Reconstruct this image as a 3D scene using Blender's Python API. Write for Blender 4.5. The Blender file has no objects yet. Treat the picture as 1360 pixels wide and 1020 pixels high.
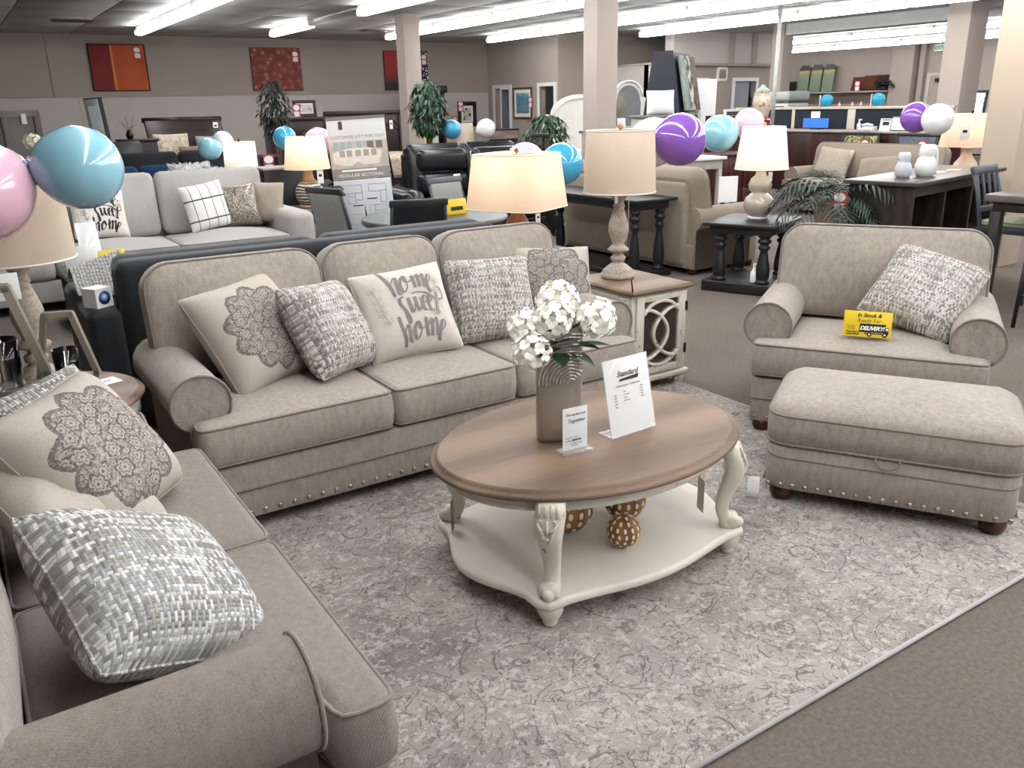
import bpy, math, random
from mathutils import Matrix, Vector, Euler

random.seed(7)
scene = bpy.context.scene
COL = scene.collection
PI = math.pi

# ------------------------------------------------------------------ camera
YAW, PITCH, ROLL, FPX, EYE = math.radians(32.82), math.radians(18.456), math.radians(-1.215), 1114.28, 1.65
fw = Vector((math.cos(PITCH) * math.sin(YAW), math.cos(PITCH) * math.cos(YAW), -math.sin(PITCH)))
rt = fw.cross(Vector((0, 0, 1))).normalized()
up = rt.cross(fw)
rt2 = rt * math.cos(ROLL) + up * math.sin(ROLL)
up2 = up * math.cos(ROLL) - rt * math.sin(ROLL)
cam = bpy.data.cameras.new('camera')
cam.sensor_fit = 'HORIZONTAL'; cam.sensor_width = 36.0; cam.lens = 36.0 * FPX / 1360.0
cam.clip_start = 0.05; cam.clip_end = 200
camo = bpy.data.objects.new('camera', cam)
camo.matrix_world = Matrix(((rt2.x, up2.x, -fw.x, 0), (rt2.y, up2.y, -fw.y, 0), (rt2.z, up2.z, -fw.z, EYE), (0, 0, 0, 1)))
COL.objects.link(camo)
scene.camera = camo

# ------------------------------------------------------------------ world and exposure
world = bpy.data.worlds.new('daylight'); scene.world = world; world.use_nodes = True
world.node_tree.nodes['Background'].inputs[0].default_value = (0.93, 0.96, 1.0, 1)
world.node_tree.nodes['Background'].inputs[1].default_value = 0.45     # daylight through the open shop front behind
scene.view_settings.view_transform = 'Standard'
scene.view_settings.look = 'None'
scene.view_settings.gamma = 1.0
scene.view_settings.use_curve_mapping = False
scene.view_settings.exposure = 0.0
TUBE_STRENGTH = 27.0
LAMP_WATTS = 5.0

# ------------------------------------------------------------------ object helpers
def tag(o, label=None, cat=None, group=None, kind=None):
    if label: o['label'] = label
    if cat: o['category'] = cat
    if group: o['group'] = group
    if kind: o['kind'] = kind
    return o

def thing(name, label, cat, loc=(0, 0, 0), rz=0.0, group=None, rot=None):
    o = bpy.data.objects.new(name, None)
    o.empty_display_size = 0.1
    o.location = loc
    o.rotation_euler = rot if rot else (0, 0, rz)
    COL.objects.link(o)
    return tag(o, label, cat, group)

def copy_tree(o, parent=None):
    c = o.copy(); COL.objects.link(c); c.parent = parent
    for ch in list(o.children): copy_tree(ch, c)
    return c

def lerp(a, b, t): return a + (b - a) * t

class MB:
    """collects faces and links them as one mesh object"""
    def __init__(s): s.v = []; s.f = []; s.sm = []
    def add(s, vs, fs, smooth=True, T=None):
        b = len(s.v)
        if T is not None: vs = [tuple(T @ Vector(p)) for p in vs]
        s.v += [tuple(p) for p in vs]
        s.f += [tuple(i + b for i in f) for f in fs]
        s.sm += [smooth] * len(fs)
        return s
    def box(s, x0, x1, y0, y1, z0, z1, T=None):
        vs = [(x, y, z) for z in (z0, z1) for y in (y0, y1) for x in (x0, x1)]
        return s.add(vs, [(0, 2, 3, 1), (4, 5, 7, 6), (0, 1, 5, 4), (2, 6, 7, 3), (0, 4, 6, 2), (1, 3, 7, 5)], False, T)
    def rbox(s, x0, x1, y0, y1, z0, z1, r=0.01, k=1, m=1, fn=None, T=None):
        """box with rounded edges; m interior divisions, fn deforms points"""
        c = ((x0 + x1) / 2, (y0 + y1) / 2, (z0 + z1) / 2)
        h = (abs(x1 - x0) / 2, abs(y1 - y0) / 2, abs(z1 - z0) / 2)
        r = min(r, min(h) * 0.98)
        axes = []
        for a in range(3):
            i = h[a] - r
            co = [r * math.tan(PI / 4 * j / k) for j in range(k, 0, -1)]
            L = [-i - q for q in co] + [-i + 2 * i * j / m for j in range(m + 1)] + [i + q for q in reversed(co)]
            axes.append(L)
        idx = {}; vs = []; fs = []
        def vert(p):
            key = tuple(round(q, 6) for q in p)
            if key not in idx:
                cl = [max(-(h[a] - r), min(h[a] - r, p[a])) for a in range(3)]
                d = [p[a] - cl[a] for a in range(3)]
                n = math.sqrt(sum(q * q for q in d))
                w = [c[a] + cl[a] + (d[a] / n * r if n > 1e-9 else 0) for a in range(3)]
                if fn: w = fn(*w)
                idx[key] = len(vs); vs.append(tuple(w))
            return idx[key]
        for a in range(3):
            u, v = (a + 1) % 3, (a + 2) % 3
            for sg in (-1, 1):
                for i in range(len(axes[u]) - 1):
                    for j in range(len(axes[v]) - 1):
                        q = []
                        for (ii, jj) in ((i, j), (i + 1, j), (i + 1, j + 1), (i, j + 1)):
                            p = [0, 0, 0]; p[a] = sg * h[a]; p[u] = axes[u][ii]; p[v] = axes[v][jj]
                            q.append(vert(p))
                        fs.append(tuple(q) if sg > 0 else tuple(reversed(q)))
        return s.add(vs, fs, True, T)
    def lathe(s, prof, n=20, T=None, smooth=True, lobes=0, amp=0.0):
        vs = []; fs = []
        for (r, z) in prof:
            for i in range(n):
                a = 2 * PI * i / n
                q = r * (1 + amp * math.cos(lobes * a)) if lobes else r
                vs.append((q * math.cos(a), q * math.sin(a), z))
        for j in range(len(prof) - 1):
            for i in range(n):
                i2 = (i + 1) % n
                fs.append((j * n + i, j * n + i2, (j + 1) * n + i2, (j + 1) * n + i))
        if prof[0][0] > 1e-4: fs.append(tuple(reversed(range(n))))
        if prof[-1][0] > 1e-4: fs.append(tuple((len(prof) - 1) * n + i for i in range(n)))
        return s.add(vs, fs, smooth, T)
    def tube(s, path, r, n=6, closed=False, T=None):
        P = [Vector(p) for p in path]; m = len(P); vs = []; fs = []
        prev = None
        for i, p in enumerate(P):
            if closed: t = P[(i + 1) % m] - P[i - 1]
            else: t = P[min(i + 1, m - 1)] - P[max(i - 1, 0)]
            if t.length < 1e-9: t = Vector((0, 0, 1))
            t.normalize()
            if prev is None:
                ref = Vector((0, 0, 1)) if abs(t.z) < 0.9 else Vector((1, 0, 0))
                u = t.cross(ref).normalized()
            else:
                u = prev - t * prev.dot(t)
                u = u.normalized() if u.length > 1e-6 else t.orthogonal().normalized()
            prev = u; w = t.cross(u)
            rr = r[i] if isinstance(r, (list, tuple)) else r
            for j in range(n):
                a = 2 * PI * j / n
                vs.append(tuple(p + (u * math.cos(a) + w * math.sin(a)) * rr))
        for i in range(m if closed else m - 1):
            i2 = (i + 1) % m
            for j in range(n):
                j2 = (j + 1) % n
                fs.append((i * n + j, i * n + j2, i2 * n + j2, i2 * n + j))
        if not closed:
            fs.append(tuple(reversed(range(n)))); fs.append(tuple((m - 1) * n + j for j in range(n)))
        return s.add(vs, fs, True, T)
    def sphere(s, c, r, n=12, m=8, T=None, sc=(1, 1, 1)):
        prof = [(max(1e-5, math.sin(PI * j / m)), -math.cos(PI * j / m)) for j in range(m + 1)]
        M = Matrix.Translation(c) @ Matrix.Diagonal((r * sc[0], r * sc[1], r * sc[2], 1))
        return s.lathe(prof, n, (T @ M) if T is not None else M)
    def slab(s, outline, prof, T=None, center=None, fill=4, puff=0.0, flat_cap=False):
        """outline in the local XY plane (CCW), prof = [(inset, z)...] from bottom to top, then the top is filled towards center"""
        n = len(outline); vs = []; fs = []
        cx = center[0] if center else sum(p[0] for p in outline) / n
        cy = center[1] if center else sum(p[1] for p in outline) / n
        nor = []
        for i in range(n):
            a, b = Vector(outline[i - 1]), Vector(outline[(i + 1) % n])
            t = (b - a)
            q = Vector((t.y, -t.x)); nor.append(q.normalized() if q.length > 1e-9 else Vector((0, 0)))
        for (ins, z) in prof:
            for i in range(n):
                vs.append((outline[i][0] - nor[i].x * ins, outline[i][1] - nor[i].y * ins, z))
        k = len(prof)
        def band(a, b):
            for i in range(n):
                i2 = (i + 1) % n
                fs.append((a * n + i, a * n + i2, b * n + i2, b * n + i))
        for j in range(k - 1): band(j, j + 1)
        s.add([v_ for v_ in vs[:n]], [tuple(reversed(range(n)))], False, T)
        if flat_cap:
            s.add(vs[(k - 1) * n:k * n], [tuple(range(n))], False, T)
        else:
            base = vs[(k - 1) * n:k * n]; zt = prof[-1][1]
            bx = [p[0] for p in base]; by = [p[1] for p in base]
            mx, my, hx, hy = (min(bx) + max(bx)) / 2, (min(by) + max(by)) / 2, (max(bx) - min(bx)) / 2, (max(by) - min(by)) / 2
            def crown(x, y):
                return zt + puff * (max(0, 1 - ((x - mx) / hx) ** 2) * max(0, 1 - ((y - my) / hy) ** 2))
            for q in range(1, fill):
                t = q / fill
                for p in base:
                    x, y = lerp(p[0], cx, t), lerp(p[1], cy, t)
                    vs.append((x, y, crown(x, y)))
                band(k + q - 2, k + q - 1)
            ci = len(vs); vs.append((cx, cy, crown(cx, cy))); o = (k + fill - 2) * n
            for i in range(n): fs.append((o + i, o + (i + 1) % n, ci))
        return s.add(vs, fs, True, T)
    def prism(s, outline, y0, y1, T=None, smooth=False):
        """outline in XZ, extruded along Y"""
        n = len(outline)
        vs = [(p[0], y0, p[1]) for p in outline] + [(p[0], y1, p[1]) for p in outline]
        fs = [tuple(range(n)), tuple(reversed(range(n, 2 * n)))]
        b = len(s.f)
        s.add(vs, fs, False, T)
        s.add(vs, [(i, n + i, n + (i + 1) % n, (i + 1) % n) for i in range(n)], smooth, T)
        return s
    def sheet(s, fn, nu, nv, T=None, close_u=False):
        vs = [fn(i / nu, j / nv) for j in range(nv + 1) for i in range(nu + 1)]
        fs = [(j * (nu + 1) + i, j * (nu + 1) + i + 1, (j + 1) * (nu + 1) + i + 1, (j + 1) * (nu + 1) + i) for j in range(nv) for i in range(nu)]
        return s.add(vs, fs, True, T)
    def mesh(s, name):
        me = bpy.data.meshes.new(name)
        me.from_pydata(s.v, [], s.f)
        me.polygons.foreach_set('use_smooth', s.sm)
        me.update()
        return me
    def build(s, name, mat, parent=None, loc=(0, 0, 0), rot=(0, 0, 0), label=None):
        me = s.mesh(name)
        me.materials.append(mat)
        return link(name, me, parent, loc, rot, label)

def link(name, me, parent=None, loc=(0, 0, 0), rot=(0, 0, 0), label=None):
    o = bpy.data.objects.new(name, me)
    o.location = loc; o.rotation_euler = rot
    COL.objects.link(o)
    if parent is not None: o.parent = parent
    if label: o['label'] = label
    return o

def TR(x=0, y=0, z=0, rx=0, ry=0, rz=0, s=1.0):
    return Matrix.Translation((x, y, z)) @ Euler((rx, ry, rz)).to_matrix().to_4x4() @ Matrix.Scale(s, 4)

def rrect(x0, x1, y0, y1, r, k=4, m=4):
    """rounded rectangle, CCW, with m points along each straight side"""
    pts = []
    cs = ((x1 - r, y0 + r, -PI / 2), (x1 - r, y1 - r, 0), (x0 + r, y1 - r, PI / 2), (x0 + r, y0 + r, PI))
    for q, (cx, cy, a0) in enumerate(cs):
        arc = [(cx + r * math.cos(a0 + PI / 2 * j / k), cy + r * math.sin(a0 + PI / 2 * j / k)) for j in range(k + 1)]
        if pts:
            p = pts[-1]; pts += [(lerp(p[0], arc[0][0], j / m), lerp(p[1], arc[0][1], j / m)) for j in range(1, m)]
        pts += arc
    p, q = pts[-1], pts[0]
    pts += [(lerp(p[0], q[0], j / m), lerp(p[1], q[1], j / m)) for j in range(1, m)]
    return pts

def resample(pts, step=.03):
    n = len(pts); L = [0.0]
    for i in range(n): L.append(L[-1] + math.dist(pts[i], pts[(i + 1) % n]))
    m = max(12, int(L[-1] / step)); out = []; j = 0
    for k in range(m):
        d = L[-1] * k / m
        while L[j + 1] < d: j += 1
        t = (d - L[j]) / max(1e-9, L[j + 1] - L[j]); a, b = pts[j], pts[(j + 1) % n]
        out.append((lerp(a[0], b[0], t), lerp(a[1], b[1], t)))
    return out
def ellipse(a, b, n=48): return [(a * math.cos(2 * PI * i / n), b * math.sin(2 * PI * i / n)) for i in range(n)]

def soften(pts, r=0.03, k=3):
    """round the corners of a polygon and subdivide its sides"""
    out = []; n = len(pts)
    for i in range(n):
        p0, p, p1 = Vector(pts[i - 1]), Vector(pts[i]), Vector(pts[(i + 1) % n])
        a = (p0 - p); b = (p1 - p); ra = min(r, a.length * .45); rb = min(r, b.length * .45)
        A = p + a.normalized() * ra; B = p + b.normalized() * rb
        for j in range(k + 1):
            t = j / k
            q = A * (1 - t) ** 2 + p * 2 * t * (1 - t) + B * t ** 2
            out.append((q.x, q.y))
        C = p1 - b.normalized() * min(r, b.length * .45)
        for j in range(1, 5):
            q = B.lerp(C, j / 5); out.append((q.x, q.y))
    return out

def text_mesh(mb, body, size, T, shear=0.0, spacing=1.0, align='CENTER', bold=0.0, depth=0.0008):
    """lettering laid in the local XY plane, then moved by T"""
    cu = bpy.data.curves.new('lettering', 'FONT')
    cu.body = body; cu.size = size; cu.shear = shear; cu.space_character = spacing
    cu.align_x = align; cu.offset = bold; cu.extrude = depth; cu.resolution_u = 2
    o = bpy.data.objects.new('lettering', cu); COL.objects.link(o)
    dg = bpy.context.evaluated_depsgraph_get()
    me = bpy.data.meshes.new_from_object(o.evaluated_get(dg))
    mb.add([tuple(v.co) for v in me.vertices], [tuple(p.vertices) for p in me.polygons], False, T)
    bpy.data.objects.remove(o); bpy.data.curves.remove(cu); bpy.data.meshes.remove(me)
    return mb
STAND = TR(rx=PI / 2)          # XY lettering -> stands up in XZ facing -Y

# ------------------------------------------------------------------ materials
MATS = {}
class NT:
    def __init__(s, name):
        s.m = bpy.data.materials.new(name); s.m.use_nodes = True
        s.t = s.m.node_tree; s.t.nodes.clear()
        s.out = s.n('ShaderNodeOutputMaterial'); s.bs = s.n('ShaderNodeBsdfPrincipled')
        s.l(s.bs.outputs[0], s.out.inputs[0])
        s._tc = None
    def n(s, typ, **kw):
        x = s.t.nodes.new(typ)
        for k, v in kw.items(): setattr(x, k, v)
        return x
    def l(s, a, b): s.t.links.new(a, b)
    def put(s, sock, v):
        if hasattr(v, 'is_output'): s.l(v, sock)
        elif isinstance(v, (tuple, list)): sock.default_value = (*v, 1) if len(v) == 3 and len(sock.default_value) == 4 else v
        else: sock.default_value = v
    def co(s):
        if s._tc is None: s._tc = s.n('ShaderNodeTexCoord')
        return s._tc.outputs['Object']
    def sep(s, v):
        x = s.n('ShaderNodeSeparateXYZ'); s.l(v, x.inputs[0]); return x.outputs
    def comb(s, x, y, z):
        c = s.n('ShaderNodeCombineXYZ')
        for i, q in enumerate((x, y, z)): s.put(c.inputs[i], q)
        return c.outputs[0]
    def scale(s, v, sc):
        x = s.n('ShaderNodeMapping'); s.l(v, x.inputs[0]); x.inputs['Scale'].default_value = sc; return x.outputs[0]
    def noise(s, scale, detail=2, rough=.5, v=None, dist=0.0):
        x = s.n('ShaderNodeTexNoise'); s.l(v or s.co(), x.inputs['Vector'])
        x.inputs['Scale'].default_value = scale; x.inputs['Detail'].default_value = detail
        x.inputs['Roughness'].default_value = rough; x.inputs['Distortion'].default_value = dist
        return x.outputs
    def voro(s, scale, v=None, feature='F1', rnd=1.0):
        x = s.n('ShaderNodeTexVoronoi', feature=feature); s.l(v or s.co(), x.inputs['Vector'])
        x.inputs['Scale'].default_value = scale; x.inputs['Randomness'].default_value = rnd
        return x.outputs
    def wave(s, scale, v=None, dist=0.0, detail=2, direction='X', typ='BANDS', dscale=1.0):
        x = s.n('ShaderNodeTexWave', wave_type=typ, bands_direction=direction) if typ == 'BANDS' else s.n('ShaderNodeTexWave', wave_type=typ)
        s.l(v or s.co(), x.inputs['Vector'])
        x.inputs['Scale'].default_value = scale; x.inputs['Distortion'].default_value = dist
        x.inputs['Detail'].default_value = detail; x.inputs['Detail Scale'].default_value = dscale
        return x.outputs
    def math(s, op, a, b=0.0, c=0.0, clamp=False):
        x = s.n('ShaderNodeMath', operation=op, use_clamp=clamp)
        s.put(x.inputs[0], a); s.put(x.inputs[1], b)
        if len(x.inputs) > 2: s.put(x.inputs[2], c)
        return x.outputs[0]
    def ramp(s, f, stops, interp='LINEAR'):
        x = s.n('ShaderNodeValToRGB'); s.put(x.inputs[0], f); x.color_ramp.interpolation = interp
        e = x.color_ramp.elements
        while len(e) < len(stops): e.new(0.5)
        for q, (p, c) in zip(e, stops):
            q.position = p; q.color = (*c, 1) if len(c) == 3 else c
        return x.outputs[0]
    def mix(s, f, a, b, mode='MIX'):
        x = s.n('ShaderNodeMix', data_type='RGBA', blend_type=mode)
        s.put(x.inputs[0], f); s.put(x.inputs[6], a); s.put(x.inputs[7], b)
        return x.outputs[2]
    def bump(s, h, strength=.3, dist=.01):
        x = s.n('ShaderNodeBump'); x.inputs['Strength'].default_value = strength; x.inputs['Distance'].default_value = dist
        s.l(h, x.inputs['Height']); s.l(x.outputs[0], s.bs.inputs['Normal'])
    def fin(s, col, rough=.6, metal=0.0, spec=.5, **kw):
        s.put(s.bs.inputs['Base Color'], col); s.put(s.bs.inputs['Roughness'], rough)
        s.bs.inputs['Metallic'].default_value = metal; s.bs.inputs['Specular IOR Level'].default_value = spec
        for k, v in kw.items(): s.put(s.bs.inputs[k.replace('_', ' ')], v)
        return s.m

def hexc(h):
    c = [int(h[i:i + 2], 16) / 255 for i in (0, 2, 4)]
    return tuple(q / 12.92 if q <= .04045 else ((q + .055) / 1.055) ** 2.4 for q in c)
def mul(c, k): return tuple(min(1, q * k) for q in c)

def plain(name, col, rough=.55, metal=0.0, spec=.5, var=.08, vs=6.0, **kw):
    if name in MATS: return MATS[name]
    t = NT(name); c = hexc(col) if isinstance(col, str) else col
    f = t.noise(vs, 4, .6)[0]
    m = t.fin(t.ramp(f, [(.3, mul(c, 1 - var)), (.7, mul(c, 1 + var))]), rough, metal, spec, **kw)
    MATS[name] = m; return m

def fabric(name, col, scale=260.0, contrast=.22, bump=.5, rib=None, rough=.95):
    if name in MATS: return MATS[name]
    t = NT(name); c = hexc(col)
    a = t.noise(scale, 2, .7)[0]; b = t.noise(scale * .22, 2, .5, v=t.scale(t.co(), (1, 1, .35)))[0]; d = t.noise(3, 3, .5)[0]
    f = t.math('ADD', t.math('MULTIPLY', a, .55), t.math('ADD', t.math('MULTIPLY', b, .3), t.math('MULTIPLY', d, .15)))
    col_ = t.ramp(f, [(.32, mul(c, 1 - contrast * 1.5)), (.5, c), (.66, mul(c, 1 + contrast))])
    h = a
    if rib:
        w = t.wave(rib[0], dist=2.0, direction=rib[1])[0]
        col_ = t.mix(t.math('MULTIPLY', w, .5), col_, mul(c, .7)); h = t.math('ADD', a, w)
    t.bump(h, bump, .003)
    m = t.fin(col_, rough, spec=.15, Sheen_Weight=.15); MATS[name] = m; return m

def tweed(name, strand=.0085, cols=('dedbd5', 'b5b0a9', '7f7a74', 'cbc7c0', '98928b'), seed=0.0):
    """loose plain weave of pale and grey yarns making a small irregular plaid, in the local XZ plane"""
    if name in MATS: return MATS[name]
    t = NT(name)
    nz = t.noise(18, 3, .6)[1]
    dv = t.n('ShaderNodeVectorMath', operation='MULTIPLY_ADD'); t.l(nz, dv.inputs[0]); dv.inputs[1].default_value = (.008,) * 3; t.l(t.co(), dv.inputs[2])
    x, y, z = t.sep(dv.outputs[0])
    u = t.math('DIVIDE', x, strand); v = t.math('DIVIDE', z, strand)
    fu, fv = t.math('FLOOR', u), t.math('FLOOR', v)
    a = [hexc(c) for c in cols]
    def yarn(idx, q, k):
        wn = t.n('ShaderNodeTexWhiteNoise'); t.l(t.comb(idx, k, t.math('FLOOR', t.math('MULTIPLY', q, .09))), wn.inputs['Vector'])
        return t.ramp(wn.outputs[0], [(0, a[0]), (.26, a[1]), (.5, a[2]), (.66, a[3]), (.82, a[4])], 'CONSTANT')
    def prof(p):
        return t.math('SUBTRACT', 1.0, t.math('MULTIPLY', t.math('ABSOLUTE', t.math('SUBTRACT', t.math('FRACT', p), .5)), 2.0))
    over = t.math('PINGPONG', t.math('ADD', fu, t.math('FLOOR', t.math('MULTIPLY', v, .5))), 1.0)
    c = t.mix(over, yarn(fv, u, 5.0 + seed), yarn(fu, v, 1.0 + seed))
    h = t.math('ADD', t.math('MULTIPLY', prof(u), over), t.math('MULTIPLY', prof(v), t.math('SUBTRACT', 1.0, over)))
    c = t.mix(t.math('MULTIPLY', t.math('LESS_THAN', h, .3), .45), c, hexc('6f6963'))
    fuzz = t.noise(420, 2, .7)[0]
    c = t.mix(t.math('MULTIPLY', fuzz, .3), c, a[1])
    t.bump(t.math('ADD', h, t.math('MULTIPLY', fuzz, .5)), .8, .004)
    m = t.fin(c, .95, spec=.1); MATS[name] = m; return m

def medallion(name, cloth='b0a79d', ink='4b4745', mid='8d8783', cz=.26, R=.20, cx=0.0):
    """cloth with a printed grey lace medallion of small roses, in the local XZ plane"""
    if name in MATS: return MATS[name]
    t = NT(name)
    nz = t.noise(20, 3, .6)[1]
    dv = t.n('ShaderNodeVectorMath', operation='MULTIPLY_ADD'); t.l(nz, dv.inputs[0]); dv.inputs[1].default_value = (.016,) * 3; t.l(t.co(), dv.inputs[2])
    x, y, z = t.sep(dv.outputs[0])
    X = t.math('SUBTRACT', x, cx + .008); Z = t.math('SUBTRACT', z, cz + .008)
    r = t.math('SQRT', t.math('ADD', t.math('MULTIPLY', X, X), t.math('MULTIPLY', Z, Z)))
    th = t.math('ARCTAN2', Z, X)
    lob = t.math('MULTIPLY', t.math('ABSOLUTE', t.math('SINE', t.math('MULTIPLY', th, 5.0))), .16)
    rr = t.math('DIVIDE', r, t.math('MULTIPLY', t.math('ADD', .88, lob), R))
    inside = t.math('LESS_THAN', rr, 1.0)
    rim = t.math('LESS_THAN', t.math('ABSOLUTE', t.math('SUBTRACT', rr, .96)), .035)
    v2 = t.comb(x, 0.0, z)
    n1 = t.noise(75, 3, .7, v=v2, dist=1.2)[0]
    def roses(sc, R0):
        vo = t.voro(sc, v2, rnd=.75)
        px, py, pz = t.sep(vo[2])
        dx = t.math('SUBTRACT', x, px); dz = t.math('SUBTRACT', z, pz)
        d = t.math('SQRT', t.math('ADD', t.math('MULTIPLY', dx, dx), t.math('MULTIPLY', dz, dz)))
        a = t.math('ARCTAN2', dz, dx)
        pet = t.math('ADD', .72, t.math('MULTIPLY', t.math('ABSOLUTE', t.math('SINE', t.math('MULTIPLY', a, 3.0))), .35))
        q = t.math('DIVIDE', d, t.math('MULTIPLY', pet, R0))
        out = t.math('LESS_THAN', t.math('ABSOLUTE', t.math('SUBTRACT', q, .92)), .14)
        mid_ = t.math('LESS_THAN', t.math('ABSOLUTE', t.math('SUBTRACT', q, .5)), .10)
        eye = t.math('LESS_THAN', q, .16)
        return t.math('MAXIMUM', out, t.math('MAXIMUM', t.math('MULTIPLY', mid_, .7), eye)), t.math('LESS_THAN', q, .9)
    l1, in1 = roses(13.5, .030); l2, in2 = roses(27, .015)
    leafs = t.math('GREATER_THAN', n1, .53)
    pat = t.math('MAXIMUM', t.math('MULTIPLY', l1, .9), t.math('MULTIPLY', t.math('SUBTRACT', 1.0, in1), t.math('MAXIMUM', t.math('MULTIPLY', l2, .8), t.math('MULTIPLY', leafs, .7))))
    fade = t.math('ADD', .5, t.math('MULTIPLY', t.math('GREATER_THAN', t.noise(130, 2, .7, v=v2)[0], .45), .45))
    ink_f = t.math('MULTIPLY', t.math('MULTIPLY', pat, inside), fade)
    ink_f = t.math('MAXIMUM', ink_f, t.math('MULTIPLY', t.math('MULTIPLY', rim, fade), .8))
    base = t.ramp(t.noise(230, 2, .6)[0], [(.3, mul(hexc(cloth), .88)), (.7, mul(hexc(cloth), 1.08))])
    base = t.mix(t.math('MULTIPLY', inside, .4), base, hexc(mid))
    c = t.mix(ink_f, base, hexc(ink))
    t.bump(t.noise(300, 2, .6)[0], .3, .002)
    m = t.fin(c, .95, spec=.1); MATS[name] = m; return m

def wood(name, dark, light, scale=2.2, rough=.45, axis='X', dist=6.0, grain=14.0):
    if name in MATS: return MATS[name]
    t = NT(name)
    st = {'X': (.12, 1, 1), 'Y': (1, .12, 1), 'Z': (1, 1, .12)}[axis]
    v = t.scale(t.co(), st)
    w = t.wave(scale, v, dist, 3, direction={'X': 'Y', 'Y': 'X', 'Z': 'X'}[axis], dscale=1.6)[0]
    g = t.noise(grain * 8, 3, .6, v=t.scale(t.co(), tuple(.04 if q < 1 else 1 for q in st)))[0]
    f = t.math('ADD', t.math('MULTIPLY', w, .45), t.math('MULTIPLY', g, .55))
    c = t.ramp(f, [(.25, hexc(dark)), (.7, hexc(light))])
    t.bump(f, .15, .002)
    m = t.fin(c, rough, spec=.4); MATS[name] = m; return m

def painted(name, col, wear, amount=.62, rough=.5, s=22.0):
    """paint with small rubbed-through spots"""
    if name in MATS: return MATS[name]
    t = NT(name)
    n = t.noise(s, 6, .72)[0]; g = t.noise(4, 3, .5)[0]
    k = t.math('GREATER_THAN', n, amount)
    base = t.ramp(g, [(.3, mul(hexc(col), .93)), (.7, mul(hexc(col), 1.03))])
    m = t.fin(t.mix(k, base, hexc(wear)), rough, spec=.4); MATS[name] = m; return m

def shade_mat(name, col):
    """lamp-shade cloth that lets the bulb's light through"""
    if name in MATS: return MATS[name]
    t = NT(name); c = hexc(col)
    w = t.noise(240, 2, .6, v=t.scale(t.co(), (1, 1, .2)))[0]
    cc = t.ramp(w, [(.3, mul(c, .93)), (.7, c)])
    tr = t.n('ShaderNodeBsdfTranslucent'); t.l(cc, tr.inputs[0])
    t.fin(cc, .9, spec=.1)
    mx = t.n('ShaderNodeMixShader'); mx.inputs[0].default_value = .45
    t.l(t.bs.outputs[0], mx.inputs[1]); t.l(tr.outputs[0], mx.inputs[2]); t.l(mx.outputs[0], t.out.inputs[0])
    MATS[name] = t.m; return t.m

def emit(name, col, strength):
    if name in MATS: return MATS[name]
    t = NT(name)
    t.fin(col, .5, Emission_Color=(*col, 1), Emission_Strength=strength)
    MATS[name] = t.m; return t.m

def balloon_mat(name, col):
    if name in MATS: return MATS[name]
    t = NT(name); c = hexc(col)
    lw = t.noise(3, 1, .5)[0]
    m = t.fin(t.ramp(lw, [(.3, mul(c, .95)), (.7, mul(c, 1.04))]), .12, spec=.6, Subsurface_Weight=.25, Subsurface_Radius=(.05, .05, .05), Coat_Weight=.5, Coat_Roughness=.05)
    MATS[name] = m; return m

def acrylic(name):
    t = NT(name); t.fin((.95, .96, .96), .08, spec=.6)
    tr = t.n('ShaderNodeBsdfTransparent'); mx = t.n('ShaderNodeMixShader'); mx.inputs[0].default_value = .22
    t.l(tr.outputs[0], mx.inputs[1]); t.l(t.bs.outputs[0], mx.inputs[2]); t.l(mx.outputs[0], t.out.inputs[0])
    return t.m
def glass(name, tint=(1, 1, 1), rough=0.0):
    if name in MATS: return MATS[name]
    t = NT(name); m = t.fin(tint, rough, spec=.5, Transmission_Weight=1.0, IOR=1.45); MATS[name] = m; return m

# the showroom suite's cloth and the recurring finishes
LINEN = fabric('suite_linen', '9b9188', 210, .26, .6)
LINEN_RIB = fabric('suite_linen_ribbed', '9b9188', 210, .24, .7, rib=(150, 'Y'))
WELT = fabric('suite_welt', '837a73', 300, .2, .4)
NAIL = plain('pewter_nail', 'a39a8e', .28, .9)
FOOT = wood('bun_foot_wood', '2a1410', '4a2419', 3, .3, 'Z')
CREAM = painted('distressed_cream', 'd0cabd', '7c6c58', .635)
CREAM_B = painted('distressed_cream_shelf', 'd3cec3', 'a59a84', .76)
OAKTOP = wood('washed_oak', '604c3d', '806955', .9, .55, 'X', 5.0)
BLACKW = plain('black_paint', '1b1c20', .4, var=.15)
DARKW = wood('espresso_wood', '1c1210', '33221d', 3, .4, 'X')
DARKW2 = wood('espresso_wood_grey', '1d1918', '312a27', 3, .45, 'X')
CHERRY = wood('cherry_wood', '2c0f0d', '4a1c17', 2.5, .35, 'Z')
WHITE = plain('white_card', 'eeedeb', .5, var=.02)
YELLOW = plain('yellow_card', 'e3c321', .4, var=.04)
INK = plain('ink', '161414', .6, var=.02)
GREYINK = plain('grey_ink', '77736f', .7, var=.02)
RED = plain('red_print', 'c23a45', .5, var=.04)
CHROME = plain('brushed_steel', 'c8c6c2', .28, 1.0, var=.03)
BRASS = plain('aged_bronze', '3c2f24', .35, .8)
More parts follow.
